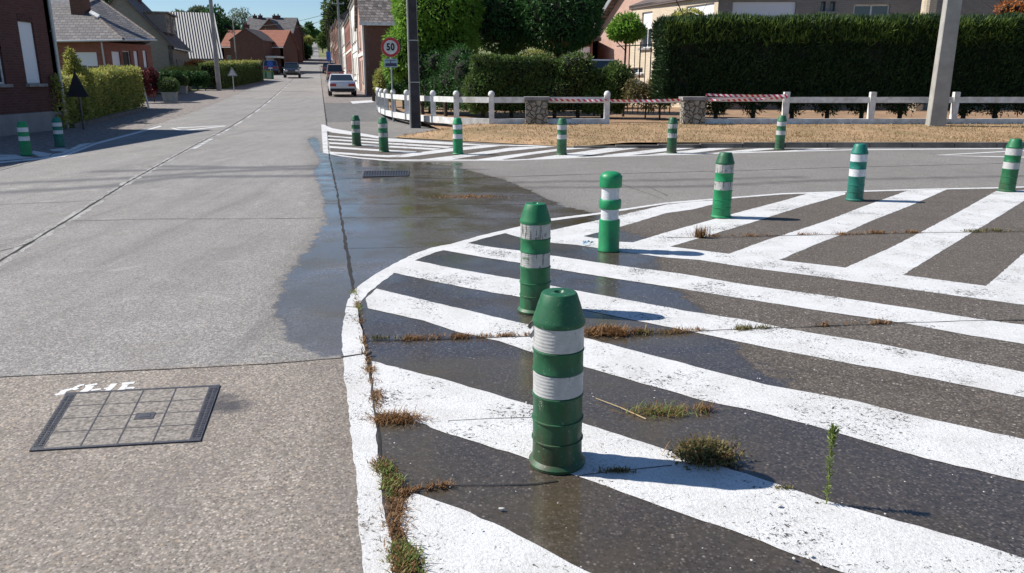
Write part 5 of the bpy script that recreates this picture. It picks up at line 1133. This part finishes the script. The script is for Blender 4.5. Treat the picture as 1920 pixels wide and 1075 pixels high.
# ------------------------------------------------------------------ hedges and trees
def hedge(label, A, B, z0, z1, th, n, m, L=.09, Wd=.035, name='hedge', topm=None, topn=0, up=.6, trunks=(), ph=0.0, amp=.10, top=.08, tl=.12, ts_=.02, bulge=0):
    T = thing(name, label, 'hedge', (*A, z0)); org = T.location.copy(); P, N, ex = wall_leaves(A, B, z0, z1, th, n, ph=ph, amp=amp, top=top)
    v, q = leafset(P, N, L, Wd, up); np_mesh('foliage', v, q, M[m], T, None, org); ex.build('inner_branches', M['inner'], T, org=org)
    if bulge:
        a = np.array(A, float); b_ = np.array(B, float); Lh = np.linalg.norm(b_-a); bl = []; x = .2
        while x < Lh:
            r_ = random.uniform(.32, .62); c_ = a+(b_-a)*x/Lh; hh = random.uniform(.35, 1.02); bl.append(((c_[0], c_[1]+random.uniform(.1, .5), z0+(z1-z0)*hh-.15), (r_, r_*.8, r_*random.uniform(.8, 1.3)))); x += random.uniform(.18, .42)
        crown('side_growth', bl, bulge, L, Wd, M[m], T, org, .8, up*.6, .35, .16)
    if topm:
        a = np.array(A, float); b_ = np.array(B, float); d = (b_-a)/np.linalg.norm(b_-a); nn = np.array([-d[1], d[0]]); s_ = RNG.random(topn); t_ = RNG.random(topn)**1.6*th
        Pt = a + (b_-a)*s_[:, None] + nn*t_[:, None]; Pt = np.stack([Pt[:,0], Pt[:,1], np.full(topn, z1-.02)-RNG.random(topn)**1.6*.62*(t_ < .35)-RNG.random(topn)*.1], 1); Pt[:,:2] -= nn*(.06+.10*RNG.random(topn))[:, None]*(t_ < .3)[:, None]; Pt[:,2] += .10*smooth3(Pt, 6.0, 1.0); Pt[:,2] += top*smooth3(Pt, 2.1, ph)
        v, q = leafset(Pt, np.zeros((topn, 3)), tl, ts_, 1.9); np_mesh('top_growth', v, q, M[topm], T, None, org)
    for x, y in trunks: stem(T, (x, y, z0-.62), (x, y, z0+.4), .075, .06, org, br=3)
    return T
hx0, hx1 = X(1243, 100, 25.2)[0], 22.0
tr = [((p-960)/1450*24.8, 25.55) for p in (1345, 1415, 1488, 1555, 1620, 1692, 1812, 1872, 1935)]
hedge('tall dark conifer hedge with bright ragged top and bare stems below, behind the white fence', (hx0, 25.0), (hx1, 25.0),   .86, X(1500, 27, 25)[2]-.20, 1.5, 95000, 'leaf_hedge', .19, .036, topm='leaf_top', topn=22000, up=1.1, trunks=tr, amp=.17, top=.12, tl=.24, ts_=.022)
# ragged low fringe of the hedge, hanging round every stem
P = np.stack([hx0+RNG.random(15000)*(hx1-hx0), 25.1+RNG.random(15000)*1.2, np.zeros(15000)], 1); gs = sum(np.exp(-((P[:,0]-x_)/.30)**2) for x_, _ in tr) + .22*np.abs(np.sin(P[:,0]*7.1))
P[:,2] = .95 - .46*np.minimum(gs, 1)*RNG.random(15000)**.8; P = P[RNG.random(15000) < .25+gs]
v, q = leafset(P, np.zeros((len(P), 3)), .16, .035, -.3); fr = np_mesh('low_fringe', v, q, M['leaf_hedge']); fr.parent = [o for o in bpy.data.objects if o.get('label', '').startswith('tall dark conifer hedge')][0]; fr.location = -Vector(fr.parent.location)
hedge('dark hedge immediately left of the shaggy one, below the bright laurel tree', (X(752, 150, 32.4)[0], 32.4), (X(884, 150, 27)[0], 27.4), .42, X(800, 108, 29)[2], 1.2, 9000, 'leaf_deep', .11, .04, bulge=12000, ph=2.0, amp=.15, top=.12, trunks=[((p-960)/1450*29, 30.2-(p-790)*.03) for p in (790, 840)])
hedge('shaggy mixed dark green hedge behind the left stone pillar', (X(886, 150, 27)[0], 27.0), (X(1012, 150, 27)[0], 27.0), .42, X(950, 107, 27)[2], 1.2, 9000, 'leaf_mid', .12, .04, bulge=12000, ph=4.0, amp=.16, top=.14, trunks=[((p-960)/1450*26.5, 27.4) for p in (905, 960)], topm='leaf_hedge', topn=1500)
hedge('clipped mid green hedge right of the left stone pillar', (X(1014, 150, 27)[0], 27.0), (X(1104, 150, 27)[0], 27.0), .42, X(1060, 113, 27)[2], 1.3, 6600, 'leaf_mid', .10, .04, bulge=8800, ph=6.0, amp=.12, top=.05, trunks=[((p-960)/1450*26.5, 27.4) for p in (1040, 1085)])
hedge('lower leafy hedge in front of the silver people carrier', (X(1106, 150, 27)[0], 27.0), (X(1168, 150, 27)[0], 27.0), .42, X(1130, 137, 27)[2], 1.0, 4800, 'leaf_mid', .12, .05, bulge=6400, ph=8.0, amp=.16, top=.12, trunks=[((1130-960)/1450*26.5, 27.4)])
def pxr(d): return d/1450*.98
def tree(name, label, px, py, d, blobs, n, m, L=.16, Wd=.06, base=None, r0=.10, core=.75, up=0.0, cat='tree', depth=.28, rough=.10, trunk=True, tx=None):
    """blobs in picture units (dx, dy, rx, rz[, depth offset]) round the crown centre, turned into metres at distance d"""
    k = pxr(d); cx_, cy_, cz_ = X(px, py, d); gzz = hz(cx_, cy_) if base is None else base; T = thing(name, label, cat, (cx_, cy_, gzz)); org = T.location.copy(); B = []
    for bl in blobs:
        dx, dy, rx, rz_ = bl[:4]; dd_ = bl[4] if len(bl) > 4 else 0
        B.append(((cx_+dx*k, cy_+dd_*k, cz_-dy*k), (rx*k, (rx+rz_)*.5*k, rz_*k)))
    crown('crown', B, n, L, Wd, M[m], T, org, core, up, depth, rough)
    if trunk:
        tb = cx_ + (0 if tx is None else tx*k); stem(T, (tb, cy_, gzz-.1), (cx_, cy_, cz_), r0, r0*.6, org, br=4)
    return T
tree('laurel_tree', 'big bright green laurel tree with drooping leaves, left of the two dark round trees', 805, 30, 31.5, [(14,-22,72,72),(-42,58,44,42),(-10,20,52,50),(30,38,58,50),(52,-10,44,58),(-66,86,22,26),(0,62,55,36),(-30,-10,34,34)], 28000, 'leaf_laurel', .20, .055, base=.25, up=-.5, rough=.16, r0=.14)
tree('laurel_bush', 'small yellow-green bush under the laurel at the near end of the brick flank wall', 716, 155, 38, [(0,0,14,26),(14,8,14,24)], 2600, 'leaf_yellow', .14, .05, base=.3, cat='shrub', r0=.05)
tree('garden_shrub', 'dark leafy shrub in the fence curve behind the speed limit sign', 754, 146, 35.5, [(0,0,20,30),(20,4,16,26),(-14,6,14,24)], 7000, 'leaf_deep', .14, .05, base=.25, cat='shrub', r0=.05)
tree('ball_tree', 'left of the two dark round-crowned trees above the hedges', 940, 28, 33, [(0,0,66,66),(-20,-25,40,38),(22,20,44,42)], 15000, 'leaf_deep', .20, .055, base=.25, core=.84, up=-.4, rough=.09, r0=.11, tx=6)
tree('ball_tree', 'largest dark round-crowned tree, right of its twin above the clipped hedge', 1048, 22, 32, [(0,0,76,72),(-25,-20,48,48),(30,12,46,50)], 19000, 'leaf_deep', .20, .055, base=.25, core=.86, up=-.4, rough=.07, r0=.11, tx=1)
tree('ball_tree', 'small bright green mop-headed tree on a thin dark trunk before the cream house', 1174, 56, 28.5, [(0,2,31,18),(-16,2,18,15),(17,3,18,14),(-4,-12,20,14),(10,-9,14,16)], 4200, 'leaf_laurel', .14, .05, base=.25, core=.55, r0=.05, rough=.22, depth=.4)
tree('yellow_shrub', 'bright yellow-green shrub top showing above the left end of the tall hedge', 1290, 36, 27.6, [(0,0,30,18),(-14,6,18,16),(16,8,18,18),(0,60,20,50)], 3800, 'leaf_yellow', .10, .05, base=.25, cat='shrub', r0=.04)
tree('yellow_shrub', 'yellowish shrub between the shaggy hedge and the clipped one', 1000, 112, 29.5, [(0,0,24,16),(-14,4,14,14),(4,40,18,36)], 3000, 'leaf_yellow', .12, .04, base=.25, cat='shrub', r0=.04)
tree('orange_shrub', 'orange-leaved shrub top above the right end of the tall hedge', 1893, 18, 28, [(0,0,24,14),(18,4,20,16),(0,70,20,60)], 2600, 'leaf_orange', .10, .05, base=.25, cat='shrub', r0=.04)
tree('garden_shrub', 'sparse brownish green shrub below the iron railing', 1212, 172, 26.4, [(-24,0,20,24),(8,6,24,26),(34,-4,16,28)], 2600, 'weed_olive', .12, .045, base=.25, core=.3, cat='shrub', r0=.03, depth=.7)
tree('garden_shrub', 'yellowish leafy shrub hugging the left end of the tall hedge', 1240, 150, 26.2, [(0,0,16,30),(8,20,18,30)], 2400, 'leaf_mid', .12, .045, base=.25, core=.3, cat='shrub', r0=.03, depth=.6)
tree('conifer', 'dark blue-green conifer behind the bargeboard of the pink house', 1118, -2, 72, [(0,0,36,30),(-30,10,30,26),(-10,40,34,30)], 5000, 'leaf_deep', .4, .14, base=.25, r0=.15)
# iron railing
rx0, rx1 = X(1156, 100, 30)[0], X(1252, 100, 30)[0]; zt = X(1200, 87, 30)[2]
T = thing('iron_railing', 'thin black iron railing with upright bars in front of the cream house', 'railing', (rx0, 30, .25)); b = MB(); b.tube((rx0, 30, zt), (rx1, 30, zt+.08), .02, n=6); b.tube((rx0+.3, 30, .75), (rx1, 30, .8), .02, n=6); b.build('rail', M['iron'], T, org=T.location)
for k in range(9):
    x = rx0+.48+k*.2; b = MB(); b.tube((x, 30, .3), (x, 30, zt+.16), .016 if k % 2 else .024, n=6); b.build('bar', M['iron'], T, org=T.location)
# left side plants
hA, hB = G(128, 243), G(277, 203)
zt0 = hA[2]
def hedge_sl(label, A, B, h0_, h1_, th, n, m, **k):                    # hedge following a slope: built of short clipped lengths in one mesh
    T = thing('hedge', label, 'hedge', A); org = T.location.copy(); K = 4; V = []; Q = []; EX = MB(); off = 0
    for i in range(K):
        a = Vector(A).lerp(Vector(B), i/K); c = Vector(A).lerp(Vector(B), (i+1)/K); hh = h0_+(h1_-h0_)*(i+.5)/K; z = (a.z+c.z)/2
        P, N, ex = wall_leaves(a[:2], c[:2], z, z+hh, th, n//K, ph=i*1.3, amp=.12, top=.10); v, q = leafset(P, N, k.get('L', .12), k.get('Wd', .05), .3); V.append(v); Q.append(q+off); off += len(v)
        base = len(EX.v); EX.v += ex.v; EX.f += [tuple(base+j for j in f) for f in ex.f]
    np_mesh('foliage', np.vstack(V), np.vstack(Q), M[m], T, None, org); EX.build('inner_branches', M['inner'], T, org=org); return T
hedge_sl('sunlit yellow-green hedge beside the dark brick house', (hA[0]-.15, hA[1], hA[2]), (hB[0]-.15, hB[1], hB[2]), 1.55, 1.95, 1.1, 20000, 'leaf_yellow', L=.13, Wd=.055)
tree('garden_shrub', 'tall straggly yellowish shrub behind the drainpipe corner', 138, 130, 29, [(0,0,12,20),(-4,-24,7,12),(10,20,18,26)], 2600, 'leaf_yellow', .14, .05, core=.2, cat='shrub', r0=.03, depth=.7)
tree('garden_shrub', 'dark red shrub before the low red brick house, nearer the hedge', 264, 146, 44, [(0,0,14,14),(-12,4,12,14),(0,20,14,14)], 1800, 'leaf_red', .12, .06, cat='shrub', r0=.03)
tree('garden_shrub', 'dark red shrub at the right corner of the low red brick house', 284, 143, 45, [(0,0,11,14),(0,16,11,14)], 1300, 'leaf_red', .12, .06, cat='shrub', r0=.03)
for i, (px, py, r1) in enumerate(((308, 144, 12), (330, 143, 11), (352, 145, 11), (368, 146, 10), (383, 146, 9))):
    tree('clipped_shrub', ['first', 'second', 'third', 'fourth', 'fifth'][i] + ' clipped dark shrub from the left in the row behind the planters', px, py, 62, [(0,0,r1,11),(0,6,r1,9)], 1500, 'leaf_deep', .14, .06, cat='shrub', r0=.04)
    bpy.data.objects[-1]
tree('ornamental_grass', 'pale feathery grasses in front of the barn', 345, 134, 66, [(0,0,38,6),(20,3,30,8)], 2600, 'leaf_yellow', .30, .03, up=1.5, core=.4, cat='plant', r0=.03)
tree('orange_shrub', 'orange-red leaved shrub in front of the barn wall', 370, 122, 68, [(0,0,18,8),(-12,3,12,8),(12,5,12,8)], 2200, 'leaf_orange', .16, .08, cat='shrub', r0=.04)
a = G(413, 168); c = G(494, 152)
hedge_sl('long dark street hedge with sunlit yellow-green top behind the concrete pole', a, c, 1.95, 1.85, 1.5, 15000, 'leaf_mid', L=.16, Wd=.07)
P = np.array([Vector(a).lerp(Vector(c), random.random()) for _ in range(4500)]); P[:,2] += 1.95 + RNG.normal(0, .07, 4500); P[:,0] -= RNG.random(4500)*1.3; P[:,1] += RNG.random(4500)*.5
v, q = leafset(P, np.zeros((4500, 3)), .16, .07, 1.0); tp = np_mesh('sunlit_growth', v, q, M['leaf_yellow']); par = [o for o in bpy.data.objects if o.get('label', '').startswith('long dark street hedge')][0]; tp.parent = par; tp.location = -Vector(par.location)  # yellow leaves put the sunlight on the hedge top into its colour
for px, py, d, bl, m, lab in ((180, 6, 85, [(0,0,22,24),(-22,8,18,20),(12,10,14,16)], 'leaf_deep', 'dark tree between the two nearer roofs on the left'), (208, 2, 100, [(0,0,12,18)], 'leaf_deep', 'dark treetop at the left slope of the grey gable'), (372, 28, 130, [(0,0,16,12),(-34,4,16,8)], 'leaf_grey', 'pale treetop above the barn roof'),
        (398, 40, 118, [(0,0,24,26),(18,18,26,24),(-14,22,20,24)], 'leaf_deep', 'big dark tree behind the concrete pole on the left'), (428, 62, 120, [(0,0,22,20),(18,8,18,16),(-16,14,18,20)], 'leaf_deep', 'dark tree behind the left wing of the orange-roofed house'),
        (556, 92, 175, [(0,0,16,14),(12,6,12,12),(-8,10,14,14)], 'leaf_deep', 'dark round tree casting shade across the far street'), (572, 96, 205, [(0,0,9,8)], 'leaf_deep', 'small dark tree beyond the shading tree'),
        (628, 16, 185, [(0,0,20,24),(14,-10,18,22),(-6,20,14,18),(24,8,16,18)], 'leaf_mid', 'tall tree above the brown row houses'), (604, 78, 240, [(0,0,8,9),(6,-8,7,9)], 'leaf_mid', 'roadside tree on the right below the skyline'),
        (614, 50, 215, [(0,0,10,14),(4,-14,9,12)], 'leaf_mid', 'tree beside the dark pole on the right of the street'), (552, 58, 320, [(0,0,12,9),(10,5,10,8)], 'leaf_mid', 'tree high on the hill just right of the narrow house'), (580, 55, 360, [(0,0,4,10),(0,8,6,8)], 'leaf_deep', 'pointed conifer on the far skyline'),
        (568, 66, 330, [(0,0,11,8)], 'leaf_mid', 'low tree left of the pointed conifer'), (590, 66, 430, [(0,0,8,7),(7,4,6,5)], 'leaf_deep', 'far tree right of the pointed conifer'), (598, 71, 520, [(0,0,6,4)], 'leaf_deep', 'farthest tree where the street meets the sky'), (574, 78, 290, [(0,0,9,6)], 'leaf_yellow', 'yellowish bushy tree on the roadside bank')):
    tree('deciduous_tree' if 'conifer' not in lab else 'conifer', lab, px, py, d, bl, 2600 if d < 200 else 1400, m, .0042*d, .0018*d, r0=.18, rough=.14)
for px, py, lab in ((441, 34, 'thin airy tree against the sky, left one of the pair'), (458, 32, 'thin airy tree against the sky, right one of the pair')):
    tree('airy_tree', lab, px, py, 165, [(0,0,11,16),(0,16,8,10)], 700, 'leaf_grey', .45, .16, core=.05, depth=.8, r0=.12)
# ------------------------------------------------------------------ weeds and litter
def weed_line(pxpts, n, h, spread, m, m2=None):
    pts = gp(pxpts); seg = [(a, c, math.dist(a, c)) for a, c in zip(pts, pts[1:])]; tot = sum(s[2] for s in seg); P = []
    for _ in range(n):
        r = random.random()*tot
        for a, c, L in seg:
            if r <= L: break
            r -= L
        t_ = r/max(L, 1e-6); cl = .5+.5*math.sin(r*9+L*3)
        cl = max(0, math.sin(r*13+L*3)*.6+math.sin(r*31+1)*.5+.25)
        if random.random() > .06+.9*cl: continue
        P.append((a[0]+(c[0]-a[0])*t_+random.gauss(0, spread), a[1]+(c[1]-a[1])*t_+random.gauss(0, spread), .004))
    return P
def kindstuff(o): return tag(o, kind='stuff')
P = weed_line([(664,545),(676,600),(686,660),(692,690)], 900, .02, .014, None); kindstuff(blades('joint_weeds', P, .022, .006, 1.4, M['dry_stalk']))
P = weed_line([(692,690),(705,740),(708,765)], 900, .03, .018, None) + weed_line([(712,868),(735,905),(745,945),(742,985),(752,1040),(775,1110)], 2100, .03, .022, None); kindstuff(blades('joint_weeds', P, .026, .004, 1.5, M['dry_stalk']))
P = weed_line([(718,872),(735,900),(740,930)], 500, .03, .022, None) + weed_line([(752,1030),(770,1075)], 350, .03, .03, None) + weed_line([(664,548),(676,590)], 200, .02, .01, None); kindstuff(blades('green_joint_weeds', P, .028, .006, 1.3, M['weed_green']))
P = weed_line([(745,930),(800,918),(850,912)], 260, .02, .008, None) + weed_line([(760,637),(850,634),(935,632)], 1500, .03, .017, None) + weed_line([(935,632),(1000,630)], 300, .02, .01, None) + weed_line([(1190,624),(1260,624),(1320,620)], 700, .02, .02, None); kindstuff(blades('crack_weeds', P, .030, .0045, 1.3, M['dry_stalk']))
P = weed_line([(1195,626),(1290,624)], 500, .02, .02, None) + weed_line([(1380,619),(1445,616)], 500, .02, .015, None) + weed_line([(700,637),(760,637)], 150, .02, .01, None); kindstuff(blades('green_crack_weeds', P, .03, .005, 1.0, M['weed_olive']))
P = weed_line([(1330,444),(1400,443),(1465,441)], 500, .02, .03, None) + weed_line([(1572,441),(1640,438),(1720,437)], 1000, .03, .03, None) + weed_line([(1495,441),(1545,440)], 180, .02, .02, None) + weed_line([(1535,612),(1675,607)], 260, .02, .012, None); kindstuff(blades('far_crack_weeds', P, .034, .007, 1.2, M['dry_stalk']))
P = weed_line([(1815,436),(1860,434),(1930,434)], 700, .02, .03, None); kindstuff(blades('far_green_crack_weeds', P, .035, .008, 1.1, M['weed_olive']))
def clump(name, label, px, py, rx, ry, n, h, mats, cat='weed', w=.006, lean=1.1, leafy=0):
    x, y, z = G(px, py); T = thing(name, label, cat, (x, y, .004))
    for i, m in enumerate(mats):
        P = np.stack([RNG.normal(0, rx, n//len(mats)), RNG.normal(0, ry, n//len(mats)), np.zeros(n//len(mats))], 1)
        blades(['stems', 'green_stems', 'dead_stems'][i], P, h, w, lean, M[m], T)
    if leafy:
        P = RNG.normal(0, 1, (leafy, 3))*np.array([rx*1.05, ry*1.1, h*.24]) + np.array([0, 0, h*.42]); P[:,2] = np.abs(P[:,2]); v, q = leafset(P, P*3, .020, .010, .5); np_mesh('leaves', v, q, M[mats[-1]], T)
        Pb = P[:leafy//2]*np.array([1.1, 1.1, .45]); v, q = leafset(Pb, Pb, .022, .012, .2); np_mesh('base_leaves', v, q, M['weed_olive'], T)
    return T
clump('weed_clump', 'low bushy olive and reddish weed growing at the white stripe right of the nearest bollard', 1322, 862, .050, .034, 650, .085, ['dry_stalk', 'weed_olive'], leafy=1300, w=.0035)
clump('dry_weed', 'large dry brown weed tangle on the joint beside the broad edge line', 742, 788, .055, .022, 520, .06, ['dry_stalk'], lean=2.2, w=.004)
clump('dry_weed', 'rusty brown dry weed clump directly right of the nearest bollard top', 1142, 626, .075, .03, 700, .065, ['dry_stalk'], lean=1.6, w=.007)
clump('weed_clump', 'thin reddish and green weed on the wet asphalt above the bushy one', 1240, 774, .09, .028, 420, .05, ['dry_stalk', 'weed_green'], lean=1.6, w=.004)
clump('dry_weed', 'small dry weed right of the thin reddish one', 1318, 771, .025, .012, 120, .045, ['dry_stalk'], w=.004)
clump('dry_weed', 'tiny spiky tuft on the white chevron below the dull-capped bollard', 1312, 446, .035, .02, 90, .10, ['dry_stalk'], w=.010, lean=.4)
clump('weed_clump', 'dark low weed in the shadow of the nearest bollard', 1158, 886, .035, .008, 160, .02, ['weed_olive'], w=.005)
clump('weed_clump', 'small green weed on the joint under the brown ones near the bottom edge', 762, 1062, .028, .035, 260, .032, ['weed_green', 'dry_stalk'], w=.004)
clump('weed_clump', 'flat olive weed at the foot of the tall green stalk', 1470, 917, .02, .008, 60, .012, ['weed_olive'], w=.006)
clump('dry_weed', 'flat brown debris lying in the wet part of the junction beyond the second bollard', 880, 369, .22, .09, 260, .03, ['dry_stalk'], cat='debris', lean=3.0, w=.02)
# tall stalk
x, y, z = G(1549, 946); ht = X(1547, 803, y)[2]; T = thing('tall_weed', 'single tall upright green weed stalk in the wet gap between two stripes', 'weed', (x, y, .004)); b = MB(); last = Vector((0,0,0))
for i in range(1, 13): q = Vector((math.sin(i*.7)*.003-.0006*i, math.cos(i*.9)*.002, ht*i/12)); b.tube(last, q, .0026*(1-i/16), .0026*(1-(i+1)/16), 6, False); last = q
b.build('stalk', M['weed_green'], T); K = 230; zz = RNG.random(K)**.8*ht; rr_ = .012*(1-.3*zz/ht) ; P = np.stack([RNG.normal(0, .002, K)-.006*zz/ht, RNG.normal(0, .002, K), zz], 1); v, q = leafset(P, np.stack([RNG.normal(0, 1, K), RNG.normal(0, 1, K), np.ones(K)*.3], 1), .022, .005, 1.4); np_mesh('leaves', v, q, M['weed_green'], T)
K = 130; P = np.stack([RNG.normal(-.006, .006, K), RNG.normal(0, .006, K), ht*(.78+.22*RNG.random(K))], 1); v, q = leafset(P, np.zeros((K, 3)), .020, .006, 1.2); np_mesh('tip_leaves', v, q, M['weed_green'], T)
a = Vector(G(1117, 751)); c = Vector(G(1211, 788)); b = MB(); m_ = a.lerp(c, .5)+Vector((0,.004,.012)); b.tube(a+Vector((0,0,.012)), m_, .0022, .003, 6); b.tube(m_, c+Vector((0,0,.006)), .003, .0036, 6); tag(b.build('straw_stalk', M['straw']), 'pale dry straw lying on wet asphalt right of the nearest bollard', 'straw')
M['litter_blue'] = plain('crumpled_wrapper', (.25,.45,.62), .3, .5, 60)
x, y, z = G(1100, 462); bm_ = MB(); rr = random.Random(3)
for k in range(9):
    p = Vector((x+rr.uniform(-.07, .07), y+rr.uniform(-.03, .03), .01+rr.uniform(0, .02))); bm_.slab([p, p+Vector((rr.uniform(.02, .05), rr.uniform(-.02, .02), rr.uniform(0, .03))), p+Vector((rr.uniform(0, .03), rr.uniform(.01, .03), rr.uniform(.0, .03)))], (0,.001,.001))
tag(bm_.build('wrapper', M['litter_blue']), 'small crumpled light blue wrapper on the ground left of the domed bollard', 'litter')
b = MB(); rr = random.Random(5); M['chip'] = plain('white_chip', (.6,.58,.54), .8, .2, 30)
for k in range(110):
    px, py = rr.uniform(700, 1920), rr.uniform(600, 1075); x, y, z = G(px, py); s_ = rr.uniform(.0015, .0045)*(1+(k % 14 == 0)); ico(b, (x, y, .009+s_*.3), (s_*rr.uniform(.8, 1.6), s_*rr.uniform(.8, 1.3), s_*.6), 1, .2)
tag(b.build('stone_chips', M['chip']), kind='stuff')
x, y, z = G(692, 668); b = MB(); ico(b, (0, 0, .012), (.018, .014, .012), 2, .15); o = b.build('pebble', M['kerb']); o.location = (x, y, .01); tag(o, 'small grey stone in the joint by the broad edge line', 'stone')
